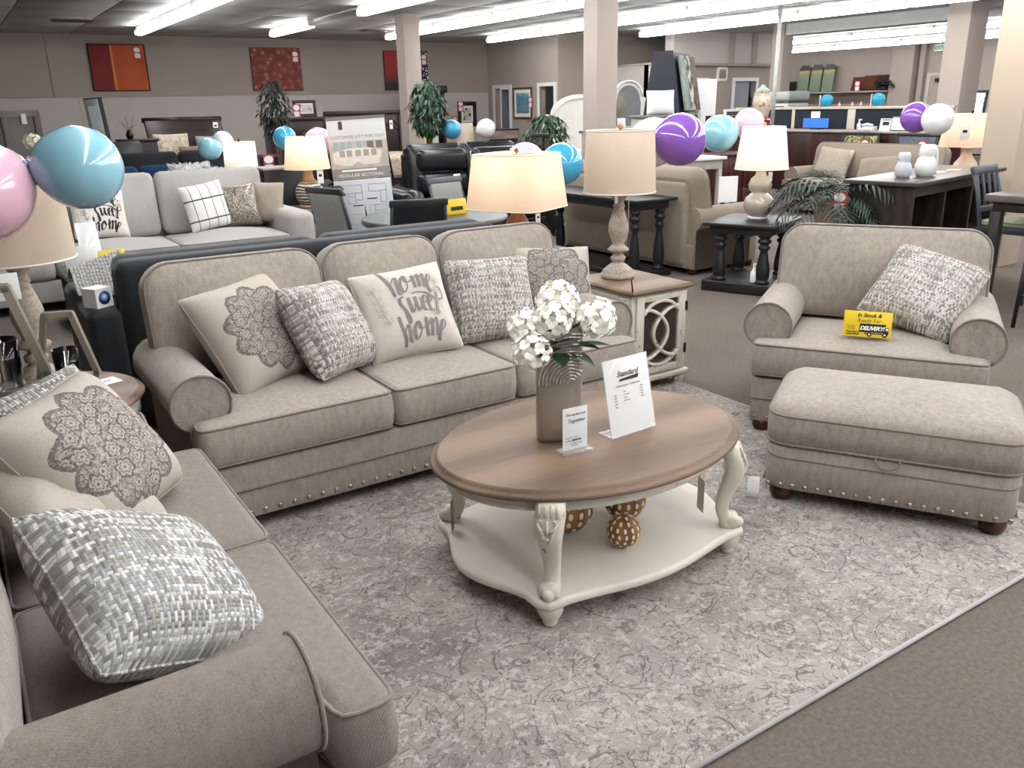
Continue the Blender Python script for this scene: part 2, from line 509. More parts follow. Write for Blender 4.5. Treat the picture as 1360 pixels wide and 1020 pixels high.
# ================================================================== the building
CEIL = 3.10
YB = 19.2
def carpet():
    t = NT('carpet')
    a = t.noise(420, 2, .8)[0]; b = t.noise(60, 3, .6)[0]; c = t.noise(.9, 4, .55)[0]
    f = t.math('ADD', t.math('MULTIPLY', a, .6), t.math('ADD', t.math('MULTIPLY', b, .25), t.math('MULTIPLY', c, .15)))
    t.bump(a, .7, .006)
    return t.fin(t.ramp(f, [(.34, hexc('565049')), (.5, hexc('736a62')), (.66, hexc('90877f'))]), .98, spec=.05)
def rugmat():
    t = NT('distressed_rug')
    nz = t.noise(3.2, 3, .6)[1]
    dv = t.n('ShaderNodeVectorMath', operation='MULTIPLY_ADD'); t.l(nz, dv.inputs[0]); dv.inputs[1].default_value = (.06,) * 3; t.l(t.co(), dv.inputs[2])
    x, y, z = t.sep(dv.outputs[0]); v = t.comb(x, y, 0.0)
    big = t.noise(1.5, 4, .6, v=v)[0]
    base = t.ramp(big, [(.32, hexc('918d88')), (.46, hexc('ada59d')), (.56, hexc('989089')), (.68, hexc('7b7774'))])
    vo = t.voro(3.4, v)
    ring = t.math('ABSOLUTE', t.math('SINE', t.math('MULTIPLY', vo[0], 15.0)))
    line1 = t.math('LESS_THAN', ring, .09)
    vo2 = t.voro(8.5, v); ring2 = t.math('LESS_THAN', t.math('ABSOLUTE', t.math('SINE', t.math('MULTIPLY', vo2[0], 19.0))), .2)
    cur = t.noise(6.0, 2, .5, v=v, dist=1.6)[0]
    line2 = t.math('LESS_THAN', t.math('ABSOLUTE', t.math('SUBTRACT', cur, .5)), .007)
    leaf = t.math('GREATER_THAN', t.noise(26, 3, .6, v=v, dist=1.0)[0], .60)
    wear = t.math('GREATER_THAN', t.noise(7, 5, .75, v=v)[0], .44)
    wear2 = t.math('GREATER_THAN', t.noise(55, 3, .7, v=v)[0], .42)
    lines = t.math('MAXIMUM', t.math('MAXIMUM', line1, line2), t.math('MAXIMUM', t.math('MULTIPLY', ring2, .7), t.math('MULTIPLY', leaf, .75)))
    lines = t.math('MULTIPLY', lines, t.math('MULTIPLY', wear, wear2))
    c = t.mix(t.math('MULTIPLY', lines, .78), base, hexc('5c5653'))
    fz = t.noise(330, 2, .7)[0]
    c = t.mix(t.math('MULTIPLY', fz, .32), c, hexc('77706d'))
    pale = t.math('MULTIPLY', t.math('GREATER_THAN', t.noise(38, 3, .7)[0], .57), .4)
    c = t.mix(pale, c, hexc('cdc7c4'))
    t.bump(t.math('ADD', fz, t.math('MULTIPLY', lines, .6)), .5, .004)
    return t.fin(c, .97, spec=.05)
WALLC = plain('taupe_wall', 'a3978f', .8, spec=.2, var=.025, vs=2)
WALLU = plain('dark_taupe_wall', 'a2958c', .8, spec=.2, var=.02, vs=2)
WALLL = plain('light_taupe_wall', 'bdb4ae', .8, spec=.2, var=.02, vs=2)
TRIMW = plain('white_trim', 'dedcd8', .45, var=.02)
CEILM = plain('ceiling_tile', 'a3a2a0', .62, spec=.4, var=.07, vs=1.5)
GRID = plain('ceiling_grid', '5c5b59', .5, var=.03)

def struct(name, mb, m, parent=None):
    o = mb.build(name, m, parent)
    if parent is None: o['kind'] = 'structure'
    return o

floor = struct('floor', MB().box(-9, 26, -7, 24, -.1, 0), carpet())
ceil_ = struct('ceiling', MB().box(-9, 26, -7, 24, CEIL + .02, CEIL + .15), GRID)
tile = MB().rbox(0, 1.205, 0, 1.205, CEIL - .006, CEIL + .025, .006).mesh('ceiling_tile'); tile.materials.append(CEILM)
big = MB()
for i in range(-7, 22):
    for j in range(-6, 20):
        x, y = i * 1.22, j * 1.22
        if 0 <= i <= 13 and 4 <= j <= 15:
            link('ceiling_tile', tile, ceil_, (x, y, random.uniform(-.002, .002)))
        else:
            big.box(x, x + 1.205, y, y + 1.205, CEIL - .006, CEIL + .025)
o = big.build('ceiling_tile_field', CEILM, ceil_); o['kind'] = 'stuff'

# back wall: light below, darker proud panels above with a shadow gap
wb = struct('wall_back', MB().box(-9, 11.85, YB, YB + .2, 0, CEIL + .02), WALLL)
for x0, x1 in ((-9, 1.975), (1.99, 6.9), (6.9005, 11.84)):
    MB().box(x0, x1, YB - .025, YB + .01, 1.945, CEIL - .002).build('upper_panel', WALLU, wb)
for x in (2.41, 7.1):
    MB().box(x, x + .008, YB - .004, YB + .002, 0, 1.94).build('joint_strip', WALLU, wb)
# wall with two doorways, seen along its length
XD = 11.85
wd = MB()
for y0, y1 in ((19.2, 18.86), (18.2, 16.9), (16.34, 16.2)): wd.box(XD, XD + .15, y1, y0, 0, 2.02)
wd.box(XD, XD + .15, 16.2, 19.2, 2.02, CEIL)
struct('wall_doorways', wd, WALLC)
struct('wall_return', MB().box(XD + .151, 18.6, 16.2, 16.35, 0, CEIL - .001), WALLU)
def door_frame(n, parts, leaf=None, back=None):
    d = bpy.data.objects.new('door_%d' % n, None); COL.objects.link(d); d['kind'] = 'structure'
    for nm, b, m in parts: MB().box(*b).build(nm, m, d)
    return d
PANEL = plain('door_leaf_grey', '8b8f96', .5, var=.03)
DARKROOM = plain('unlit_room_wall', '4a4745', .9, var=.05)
door_frame(1, [('jamb', (XD - .03, XD + .02, 18.86, 18.95, 0, 2.1), TRIMW), ('jamb', (XD - .03, XD + .02, 18.11, 18.2, 0, 2.1), TRIMW), ('head', (XD - .03, XD + .02, 18.2, 18.86, 2.02, 2.1), TRIMW),
               ('leaf', (XD + .16, XD + .75, 18.80, 18.84, .01, 2.0), PANEL), ('room_wall', (XD + 1.3, XD + 1.35, 17.8, 19.2, 0, 2.4), PANEL)])
door_frame(2, [('jamb', (XD - .03, XD + .02, 16.9, 16.99, 0, 2.1), TRIMW), ('jamb', (XD - .03, XD + .02, 16.25, 16.34, 0, 2.1), TRIMW), ('head', (XD - .03, XD + .02, 16.34, 16.9, 2.02, 2.1), TRIMW),
               ('room_wall', (XD + 1.3, XD + 1.35, 16.4, 17.7, 0, 2.4), DARKROOM)])
# partial-height office wall with its own door, the soffit wall behind the counter
pw = MB(); XP = 13.2
for y0, y1 in ((14.5, 15.15), (15.8, 16.2)): pw.box(XP, XP + .12, y0, y1, 0, 1.92)
pw.box(XP, XP + .12, 14.5, 16.2, 1.92, 2.4)
struct('wall_office', pw, WALLL)
struct('trim_1', MB().box(XP - .02, XP + .14, 14.48, 16.2, 2.4, 2.44), WALLU)
door_frame(3, [('jamb', (XP - .03, XP + .02, 15.8, 15.89, 0, 2.0), TRIMW), ('jamb', (XP - .03, XP + .02, 15.06, 15.15, 0, 2.0), TRIMW), ('head', (XP - .03, XP + .02, 15.15, 15.8, 1.92, 2.0), TRIMW),
               ('leaf', (XP + .04, XP + .08, 15.15, 15.8, .01, 1.91), PANEL)])
ws = MB(); YS = 14.7
for x0, x1 in ((XP, 14.4), (14.95, 15.9), (16.62, 17.6)): ws.box(x0, x1, YS, YS + .15, 0, 2.05)
ws.box(XP, 17.6, YS, YS + .15, 2.05, 2.42)
struct('wall_offices', ws, WALLC)
struct('wall_soffit', MB().box(13.8, 17.6, YS - .12, YS + .15, 2.42, CEIL), WALLL)  # lighter taupe here paints in the brightness from the nearer strip lights
struct('trim_2', MB().box(13.8, 17.6, YS - .15, YS - .1, 2.38, 2.44), WALLU)
for i, (x0, x1, lf) in enumerate(((14.4, 14.95, PANEL), (15.9, 16.62, PANEL))):
    door_frame(4 + i, [('jamb', (x0 - .08, x0, YS - .03, YS + .02, 0, 2.13), TRIMW), ('jamb', (x1, x1 + .08, YS - .03, YS + .02, 0, 2.13), TRIMW), ('head', (x0, x1, YS - .03, YS + .02, 2.05, 2.13), TRIMW),
                       ('leaf', (x0, x1 - .16, YS + .05, YS + .09, .01, 2.04), lf), ('hinge', (x1 - .12, x1 - .09, YS + .01, YS + .05, 1.5, 1.7), BRASS), ('room_wall', (x0 - .3, x1 + .3, YS + .9, YS + .95, 0, 2.3), PANEL)])
# pilasters on the soffit face
for x in (15.55, 16.3):
    struct('trim_%d' % (3 + int(x > 16)), MB().box(x, x + .14, YS - .16, YS - .12, 2.44, CEIL), WALLC)
# beam on its column and pier, the bay beyond
struct('wall_beam', MB().box(15.0, 15.4, 8.9, 12.6, 2.88, CEIL), plain('beam_paint', 'b9bab9', .5, var=.03))
COLM = plain('column_paint', 'b7a796', .75, spec=.25, var=.02, vs=2)
COLM2 = plain('column_paint_grey', 'ab9f96', .75, spec=.25, var=.02, vs=2)
def column(label_n, x0, x1, y0, y1, m):
    o = struct('wall_column_%d' % label_n, MB().rbox(x0, x1, y0, y1, 0, CEIL, .008), m); return o
column(1, 6.72, 7.02, 13.5, 13.8, COLM2)
column(2, 6.76, 7.08, 8.45, 8.72, COLM2)
column(3, 8.6, 8.98, 4.33, 4.67, COLM)
column(4, 14.45, 14.98, 8.35, 8.75, COLM2)
column(5, 14.95, 15.25, 12.55, 12.85, WALLC)
struct('wall_east', MB().box(24, 24.2, -7, 24, 0, CEIL), WALLC)
struct('wall_bay_north', MB().box(17.6, 24, 21.5, 21.7, 0, CEIL), WALLC)
struct('wall_bay_side', MB().box(17.5, 17.65, 14.85, 21.5, 0, CEIL), WALLC)
for i, (y0, y1) in enumerate(((15.2, 15.9), (14.95, 15.1))):
    struct('trim_%d' % (5 + i), MB().box(23.85 - .15 * (i == 0), 24, y0, y1, 0, CEIL), WALLC)
struct('wall_west', MB().box(-9.2, -9, -7, 24, 0, CEIL), WALLC)
door_frame(6, [('jamb', (23.94, 24, 14.78, 14.88, 0, 2.25), WALLL), ('jamb', (23.94, 24, 13.8, 13.9, 0, 2.25), WALLL), ('head', (23.94, 24, 13.9, 14.78, 2.17, 2.25), WALLL), ('leaf', (23.96, 24, 13.9, 14.78, 0, 2.17), WALLC), ('door_closer', (23.9, 23.96, 14.3, 14.6, 2.0, 2.1), BRASS)])
# wall shelf in the bay
shelf = MB().box(23.55, 24, 15.9, 20.9, 1.77, 1.81).build('wall_shelf', WALLC); tag(shelf, 'long taupe ledge on the far wall holding green panels and pillows', 'shelf')
# thin service pole
tag(MB().lathe([(.033, 1.1), (.033, CEIL - .01)], 10, TR(11.9, 10.1, 0)).build('service_pole', plain('pole_grey', 'c3c3c0', .4)), 'thin pale power pole rising to the ceiling beside the counter', 'pole')
# air vents
VENT = plain('vent_brown', '5d4f46', .6)
for (x0, x1, y0, y1, lb) in ((1.85, 2.5, 16.2, 16.6, 'brown slotted air vent in the ceiling above the striped orange canvas'), (7.35, 7.95, 16.4, 16.75, 'dark air vent in the ceiling beside the square column')):
    v = thing('ceiling_vent', lb, 'vent', (0, 0, 0))
    MB().box(x0, x1, y0, y1, CEIL - .012, CEIL - .006).build('vent_frame', VENT, v)
    sl = MB().box(0, x1 - x0 - .06, 0, .02, CEIL - .025, CEIL - .012).mesh('slat'); sl.materials.append(BRASS)
    for k in range(6): link('slat', sl, v, (x0 + .03, y0 + .04 + k * (y1 - y0 - .08) / 5, 0))

# fluorescent strips in rows
LENS = emit('fluorescent_lens', (.97, .985, 1.0), TUBE_STRENGTH)
HOUSE = plain('fixture_housing', 'c9c8c4', .4)
SEG = 2.05; LZ = CEIL - .13
m_h = MB().rbox(-.05, .05, .01, SEG - .01, .045, .125, .008).mesh('housing'); m_h.materials.append(HOUSE)
m_l = MB().rbox(-.075, .075, .015, SEG - .015, -.03, .045, .03, k=2).mesh('lens'); m_l.materials.append(LENS)
m_c = MB().box(-.06, .06, 0, .012, -.005, .06).mesh('end_cap'); m_c.materials.append(HOUSE)
rows = [(1.0, 8.9, ()), (3.30, 17.1, ()), (5.60, 16.75, (1,)), (8.0, 16.8, ()), (10.48, 16.9, ()), (12.86, 14.6, ()), (18.5, 17.6, ()), (21.9, 20.6, ())]
rowname = ['in the row over the left aisle', 'in the row nearest the striped orange canvas', 'in the row with a missing fixture', 'in the row passing behind the square column', 'in the row over the framed blue print', 'in the row ending beside the rug tower', 'in the first row beyond the ceiling beam', 'in the last row beyond the ceiling beam']
for r, (x, yend, skip) in enumerate(rows):
    k = 0; y = yend - SEG
    while y > -6.5 and not (r >= 6 and y < 4):
        if k not in skip:
            t = thing('strip_light', 'white fluorescent strip light ' + rowname[r], 'ceiling light', (x, y, LZ), 0, 'ceiling strips ' + rowname[r])
            link('housing', m_h, t); link('lens', m_l, t)
            for e in (0, SEG - .012): link('end_cap', m_c, t, (0, e, 0))
        y -= SEG; k += 1
    for k in skip:
        y = yend - SEG * (k + 1); tag(MB().tube([(x, y, LZ + .09), (x, y + SEG, LZ + .09)], .012, 6).build('conduit', HOUSE), 'thin grey conduit bridging the missing strip light', 'conduit')
# exit sign
ex = thing('exit_sign', 'green and white exit sign above the far door', 'sign', (23.8, 14.5, 2.9))
MB().box(-.04, .04, -.15, .15, -.09, .09).build('sign_box', plain('exit_white', 'd9e6dc', .5), ex)
text_mesh(MB(), 'EXIT', .13, TR(-.042, 0, -.045, rx=PI / 2, rz=-PI / 2), bold=.004).build('lettering', plain('exit_green', '2f8f5b', .5), ex)
MB().box(-.02, .02, -.02, .02, .09, .205).build('stem', HOUSE, ex)

# rug on the carpet
rug = thing('area_rug', 'distressed grey and rose oriental rug under the coffee table', 'rug', (0, 0, 0))
MB().rbox(.60, 3.51, 1.22, 3.66, .0005, .012, .005).build('pile', rugmat(), rug)
bd = MB()
for a, b in (((.60, 1.22), (3.51, 1.22)), ((3.51, 1.22), (3.51, 3.66)), ((3.51, 3.66), (.60, 3.66)), ((.60, 3.66), (.60, 1.22))):
    bd.tube([(a[0], a[1], .008), (b[0], b[1], .008)], .008, 6)
bd.build('bound_edge', plain('rug_binding', 'a8a3a2', .9), rug)
RUGTOP = .012
# ================================================================== the upholstered suite
nail_me = MB().sphere((0, 0, 0), .0115, 8, 5, sc=(1, .6, 1)).mesh('nail_head'); nail_me.materials.append(NAIL)
def bun_foot(parent, x, y, z0, h=.07, r=.05, m=FOOT):
    MB().lathe([(r * .55, 0), (r * .8, h * .1), (r, h * .5), (r * .95, h * .85), (r * .7, h)], 16).build('foot', m, parent, (x, y, z0))
def loop_tube(outline, z, r, T=None, ins=0.0):
    n = len(outline); pts = []
    for i in range(n):
        a, b = Vector(outline[i - 1]), Vector(outline[(i + 1) % n]); t = b - a
        q = Vector((t.y, -t.x)).normalized() if t.length > 1e-9 else Vector((0, 0))
        pts.append((outline[i][0] - q.x * ins, outline[i][1] - q.y * ins, z))
    return MB().tube(pts, r, 5, True, T)

def cushion_part(parent, name, outline, z0, z1, m, welt, puff=.03, r=.035, T=None, center=None, fill=6, bottom_welt=True, step=.03):
    outline = resample(outline, step); fill = 10
    prof = [(r * 1.2, z0), (r * .3, z0 + r * .5), (0, z0 + r), (-.006, (z0 + z1) / 2), (0, z1 - r), (r * .28, z1 - r * .28), (r, z1 - .002)]
    o = MB().slab(outline, prof, T, center, fill, puff).build(name, m, parent)
    loop_tube(outline, z1 - r * .35, .0055, T, r * .18).build('welt', welt, o)
    if bottom_welt: loop_tube(outline, z0 + r * .5, .005, T, r * .22).build('welt', welt, o)
    return o

def arm_outline(r, zc, base_half, side):
    """rolled arm section in XZ around x = 0; side = +1 rolls outward to +x"""
    pts = [(-base_half, .06), (base_half, .06), (base_half, zc - r * .8)]
    for j in range(15):
        a = -PI * .32 + (PI * 1.5) * j / 14
        pts.append((r * math.cos(a) + .012, zc + r * math.sin(a)))
    pts.append((-base_half, zc - r * .55))
    return [(p[0] * side, p[1]) for p in (pts if side > 0 else reversed(pts))]

def roll_sofa(name, label, loc, rz, tw, seams, m=LINEN, welt=WELT, arm_r=.118, back_top=1.03, foot_z=0.0, depth=.98, back_seams=None, nails=True, group=None, cat='sofa', arm_y=.14, feet=True):
    t = thing(name, label, cat, loc, rz, group)
    ax = tw - .065                                      # arm centre
    # base with rail
    MB().rbox(-tw + .01, tw - .01, .02, depth - .03, .062, .30, .012, k=2).build('base', m, t)
    MB().tube([(-tw + .01, .018, .19), (tw - .01, .018, .19)], .005, 5).build('welt', welt, t)
    for s in (-1, 1):
        a = MB().prism(arm_outline(arm_r, .545, .07, s), arm_y, depth - .06, TR(x=s * ax), smooth=True).build('arm', m, t)
        pts = [(s * ax + s * (arm_r * math.cos(-PI * .32 + PI * 1.5 * j / 16) + .012), arm_y - .002, .545 + arm_r * math.sin(-PI * .32 + PI * 1.5 * j / 16)) for j in range(17)]
        MB().tube(pts, .006, 5).build('welt', welt, a)
    # seat cushions, the end ones wrap in front of the arms
    xs = [-tw] + list(seams) + [tw]; inner = ax - .075
    for i in range(len(xs) - 1):
        x0, x1 = xs[i], xs[i + 1]; g = .004
        pts = []
        if i == 0 and i == len(xs) - 2:
            pts = [(x0, 0), (x1, 0), (x1, .13), (inner, .15), (inner, .66), (-inner, .66), (-inner, .15), (x0, .13)]
        elif i == 0: pts = [(x0, 0), (x1 - g, 0), (x1 - g, .66), (-inner, .66), (-inner, .15), (x0, .13)]
        elif i == len(xs) - 2: pts = [(x0 + g, 0), (x1, 0), (x1, .13), (inner, .15), (inner, .66), (x0 + g, .66)]
        else: pts = [(x0 + g, 0), (x1 - g, 0), (x1 - g, .66), (x0 + g, .66)]
        cx = (max(x0, -inner) + min(x1, inner)) / 2
        cushion_part(t, 'seat_cushion', soften(pts, .035, 3), .305, .488, m, welt, .028, .03, None, (cx, .11), 7)
    # back
    MB().rbox(-ax + .03, ax - .03, depth - .22, depth, .07, back_top - .14, .06, k=3).build('back_frame', m, t)
    bs = [-tw + .0] + list(back_seams if back_seams is not None else seams) + [tw - .0]
    for i in range(len(bs) - 1):
        w = bs[i + 1] - bs[i]
        ol = resample(rrect(-w / 2 + .004, w / 2 - .004, 0, back_top - .50, .12, 5, 5))
        M = TR((bs[i] + bs[i + 1]) / 2, .655, .50, rx=PI / 2 - .20)
        # slab thickness runs along -y after standing up: bottom of the profile is the rear face
        prof = [(.07, -.21), (.02, -.19), (0, -.15), (-.008, -.08), (0, -.03), (.015, -.008), (.05, .004)]
        o = MB().slab(ol, prof, M, None, 10, .055).build('back_cushion', m, t)
        loop_tube(ol, -.018, .006, M, .004).build('welt', welt, o)
    if nails:
        x = -tw + .035
        while x < tw - .02:
            link('nail_head', nail_me, t, (x, .019, .088)); x += .062
        for s in (-1, 1):
            y = .08
            while y < depth - .1:
                link('nail_head', nail_me, t, (s * (tw - .005), y, .088), (0, 0, PI / 2)); y += .062
    for s in (-1, 1):
        for y in (.07, depth - .1): bun_foot(t, s * (tw - .07), y, foot_z, .068 - foot_z)
    return t

roll_sofa('sofa', 'long beige rolled-arm sofa with three seat cushions and nailhead trim', (1.72, 3.16, 0), 0, 1.11, (-.285, .36), foot_z=RUGTOP)
roll_sofa('loveseat', 'beige rolled-arm loveseat of two cushions facing the oval coffee table', (.58, 2.19, 0), PI / 2, .83, (0.0,), m=LINEN_RIB, foot_z=0, arm_y=.185)
roll_sofa('armchair', 'wide beige rolled-arm chair with one seat cushion behind the ottoman', (3.50, 2.31, 0), math.radians(-58.5), .53, (), back_top=1.0, cat='chair')

# ottoman
ot = thing('storage_ottoman', 'beige storage ottoman with nailhead trim and dark bun feet', 'ottoman', (2.905, 1.762, RUGTOP), math.radians(-58.5))
ol = resample(rrect(-.475, .475, 0, .62, .09, 5, 6))
MB().slab(ol, [(.012, .065), (0, .075), (0, .255), (.01, .265)], None, None, 2, 0).build('base', LINEN, ot)
loop_tube(ol, .21, .004).build('welt', WELT, ot)
lid = MB().slab(ol, [(.015, .267), (-.006, .275), (-.008, .34), (-.006, .392), (.005, .415), (.03, .432), (.07, .45)], None, (0, .31), 12, .03).build('lid_cushion', LINEN, ot)
loop_tube(ol, .395, .006, None, -.004).build('welt', WELT, lid)
loop_tube(ol, .272, .006, None, -.004).build('welt', WELT, lid)
MB().tube([(.0 + .045 * math.cos(a), -.014 - .01 * math.sin(-a), .272 + .04 * math.sin(a)) for a in [PI + PI * j / 10 for j in range(11)]], .005, 6).build('pull_loop', WELT, ot)
x = -.45
while x < .46:
    link('nail_head', nail_me, ot, (x, -.002, .088)); x += .05
for s in (-1, 1):
    y = .06
    while y < .6:
        link('nail_head', nail_me, ot, (s * .477, y, .088), (0, 0, PI / 2)); y += .05
    for y in (.07, .55): bun_foot(ot, s * .40, y, 0, .066, .052)
hang = thing('hang_tag', 'white paper tag hanging from the side of the ottoman', 'tag', (2.632, 2.19, .12), math.radians(-40))
MB().rbox(-.025, .025, -.001, .001, -.08, 0, .0008).build('card', WHITE, hang)
MB().rbox(-.025, .025, -.001, .001, -.14, -.078, .0008, T=TR(rx=.25)).build('card_flap', WHITE, hang)

# ------------------------------------------------------------------ pillows
def pillow_t(u, v, T): return T * (max(0.0, (1 - abs(u) ** 3.4)) * max(0.0, (1 - abs(v) ** 3.4))) ** .5
def pillow_pt(u, v, w, h, T, side, pinch=.075, cr=0.0, seed=0):
    k = 1 - .04 * (u * v) ** 4
    x = k * w / 2 * u * (1 - pinch * (1 - v * v) * abs(u) ** 1.5)
    z = k * h / 2 * v * (1 - pinch * (1 - u * u) * abs(v) ** 1.5)
    wr = cr * math.sin(7 * u + seed) * math.sin(5 * v + 2 * seed) * (1 - u * u) * (1 - v * v)
    return (x, side * (pillow_t(u, v, T) + wr), z + h / 2)
def pillow(name, label, m, w, h, T, loc, rot, piping=None, group=None, cr=.006, seed=0, n=18, fringe=None):
    t = thing(name, label, 'pillow', loc, 0, group, rot)
    mb = MB()
    sp = [math.sin(PI / 2 * (2 * i / n - 1)) for i in range(n + 1)]
    vs = []; fs = []
    for side in (-1, 1):
        b = len(vs)
        for v in sp:
            for u in sp: vs.append(pillow_pt(u, v, w, h, T, side, cr=cr, seed=seed))
        for j in range(n):
            for i in range(n):
                q = (b + j * (n + 1) + i, b + j * (n + 1) + i + 1, b + (j + 1) * (n + 1) + i + 1, b + (j + 1) * (n + 1) + i)
                fs.append(q if side < 0 else tuple(reversed(q)))
    mb.add(vs, fs, True).build('cover', m, t)
    edge = []
    for k in range(4 * n):
        s_, i = divmod(k, n)
        u, v = [(sp[i], -1), (1, sp[i]), (sp[n - i], 1), (-1, sp[n - i])][s_]
        p = pillow_pt(u, v, w, h, T, 1); edge.append((p[0], 0, p[2]))
    MB().tube(edge, .0045 if piping else .003, 5, True).build('piping', piping or m, t)
    return t

HOME = [[(-49, 94), (-39, 73), (-30, 46), (-26, 22)], [(-29, 51), (-19, 66), (-15, 64), (-16, 46), (-15, 27), (-9, 27)], [(3, 68), (-7, 54), (-8, 37), (-2, 30), (6, 39), (8, 57), (5, 68), (5, 55), (11, 51), (19, 55)], [(22, 66), (23, 49), (23, 35)], [(23, 54), (34, 66), (34, 52), (34, 36)], [(37, 55), (46, 65), (45, 47), (44, 32)], [(48, 36), (59, 46), (64, 57), (60, 61), (53, 51), (51, 31), (55, 21), (61, 23)], [(-9, 19), (-18, 16), (-20, 6), (-12, -11), (-8, -32), (-13, -38), (-14, -21), (-15, -7)], [(-1, 16), (1, -1), (2, -16), (8, -10), (14, 15)], [(14, 16), (14, -1), (17, -15), (24, -6), (25, 12)], [(27, -4), (37, 2), (39, 12), (33, 13), (28, -1), (29, -16), (37, -17)], [(41, -4), (50, 2), (51, 11), (45, 11), (41, -4), (44, -19), (52, -18)], [(66, 18), (62, -3), (57, -28), (64, -24)], [(10, 24), (24, 25), (42, 19), (58, 6), (75, 2), (81, 9), (80, 25), (71, 30)], [(-32, -20), (-31, -40), (-28, -66), (-31, -86)], [(-29, -58), (-18, -41), (-16, -51), (-18, -74), (-14, -79)], [(5, -38), (-5, -53), (-6, -73), (1, -72), (10, -56), (9, -40), (6, -41), (10, -54), (19, -51)], [(25, -32), (22, -54), (21, -73)], [(25, -52), (36, -37), (34, -56), (30, -74)], [(34, -54), (47, -37), (46, -56), (42, -75)], [(45, -70), (63, -59), (67, -46), (60, -46), (51, -65), (45, -82), (49, -85)]]
LAUREL = [(-73, 52), (-68, 41), (-63, 17), (-61, -1), (-59, -13), (-50, -31)]
def catmull(p, k=6):
    q = [p[0]] + list(p) + [p[-1]]; out = []
    for i in range(1, len(q) - 2):
        for j in range(k):
            t = j / k; r = []
            for a in range(2):
                p0, p1, p2, p3 = q[i - 1][a], q[i][a], q[i + 1][a], q[i + 2][a]
                r.append(.5 * (2 * p1 + (p2 - p0) * t + (2 * p0 - 5 * p1 + 4 * p2 - p3) * t * t + (3 * p1 - p0 - 3 * p2 + p3) * t ** 3))
            out.append(tuple(r))
    out.append(tuple(p[-1])); return out
def home_lettering(parent, m, m2, w, h, T, cr=.006, seed=0):
    def surf(u, v):
        p = pillow_pt(u, v, w, h, T, -1, cr=cr, seed=seed); return (p[0], p[1] - .0022, p[2])
    def ribbon(mb, pts, wide, thin):
        P = catmull(pts); vs = []; n = len(P)
        for i, p in enumerate(P):
            a, b = P[max(i - 1, 0)], P[min(i + 1, n - 1)]
            d = Vector((b[0] - a[0], b[1] - a[1])); d = d.normalized() if d.length > 1e-6 else Vector((0, -1))
            hw = lerp(thin, wide, max(0, -d.y) ** 1.3) * (1 if 0 < i < n - 1 else .6)
            vs += [surf((p[0] - d.y * hw) / 100, (p[1] + d.x * hw) / 100), surf((p[0] + d.y * hw) / 100, (p[1] - d.x * hw) / 100)]
        mb.add(vs, [(2 * i, 2 * i + 1, 2 * i + 3, 2 * i + 2) for i in range(n - 1)], True)
    mb = MB()
    for s_ in HOME: ribbon(mb, [(x * .96, y) for x, y in s_], 3.7, 1.4)
    mb.build('lettering', m, parent)
    for sg in (1, -1):
        mb = MB(); L = [(sg * x, y) for x, y in LAUREL]
        ribbon(mb, L, .7, .6)
        for i in range(1, len(L)):
            for s2 in (-1, 1):
                a = math.radians(90 + sg * 22 + s2 * 48); c = (L[i][0] + 7 * math.cos(a), L[i][1] + 7 * math.sin(a))
                e = [(c[0] + 6 * math.cos(a) * math.cos(q) - 2.6 * math.sin(a) * math.sin(q), c[1] + 6 * math.sin(a) * math.cos(q) + 2.6 * math.cos(a) * math.sin(q)) for q in [2 * PI * k / 10 for k in range(11)]]
                ribbon(mb, e, .55, .55)
        mb.build('laurel', m2, parent)

TW1 = tweed('tweed_grey_blue', .0085)
TW2 = tweed('tweed_near', .0095, ('dddcd7', 'a4a6a6', '85817b', 'c6c5c0', '9c968d'), 2.0)
MED = medallion('medallion_cream', R=.20, cz=.25)
MED2 = medallion('medallion_cream_large', R=.195, cz=.225)
HCLOTH = fabric('home_pillow_cloth', 'c6beb4', 260, .1, .25)
pillow('throw_pillow', 'cream pillow with grey lace medallion against the sofa arm', MED, .52, .52, .12, (1.085, 3.555, .485), (-.6, -.06, .5), cr=.008, seed=1)
pillow('throw_pillow', 'grey tweed pillow between the lace medallion and the lettered pillow', TW1, .46, .46, .115, (1.375, 3.475, .50), (-.55, .094, .605))
hp = pillow('throw_pillow', 'cream pillow lettered home sweet home in grey script', HCLOTH, .47, .47, .105, (1.734, 3.50, .50), (-.58, -.085, -.149), piping=HCLOTH, seed=3, cr=.003)
home_lettering(hp, GREYINK, plain('pale_grey_ink', '9c958d', .7, var=.02), .47, .47, .105, .003, 3)
pillow('throw_pillow', 'grey tweed pillow beside the grey home sweet home lettering', TW1, .46, .46, .115, (2.205, 3.535, .49), (-.50, .0, -.27), seed=5)
pillow('throw_pillow', 'cream medallion pillow behind the white hydrangeas at the sofa end', MED, .46, .46, .095, (2.63, 3.62, .49), (-.50, .03, -.40), seed=2, cr=.009)
pillow('throw_pillow', 'grey tweed pillow leaning on the wide armchair', TW1, .48, .48, .115, (3.867, 2.38, .545), (-.85, .238, -1.32), seed=4)
pillow('throw_pillow', 'large grey and blue tweed pillow against the loveseat arm', TW2, .51, .45, .12, (.25, 1.655, .515), (-1.02, .50, .52), seed=6, piping=TW2)
MEDR = medallion('medallion_reverse', R=.085, cz=.27, cx=.06)
pillow('throw_pillow', 'crumpled cream floral pillow lying on the loveseat behind the tweed', MEDR, .46, .39, .10, (.186, 2.30, .55), (-1.22, .38, .52), cr=.016, seed=2)
pillow('throw_pillow', 'cream pillow with grey lace medallion on the loveseat', MED2, .47, .47, .12, (.30, 2.465, .515), (-.65, -.06, .87), cr=.007, seed=8)
pillow('throw_pillow', 'pale tweed pillow at the far end of the loveseat', TW2, .40, .40, .085, (.225, 2.83, .52), (-.75, -.16, .47), seed=7)

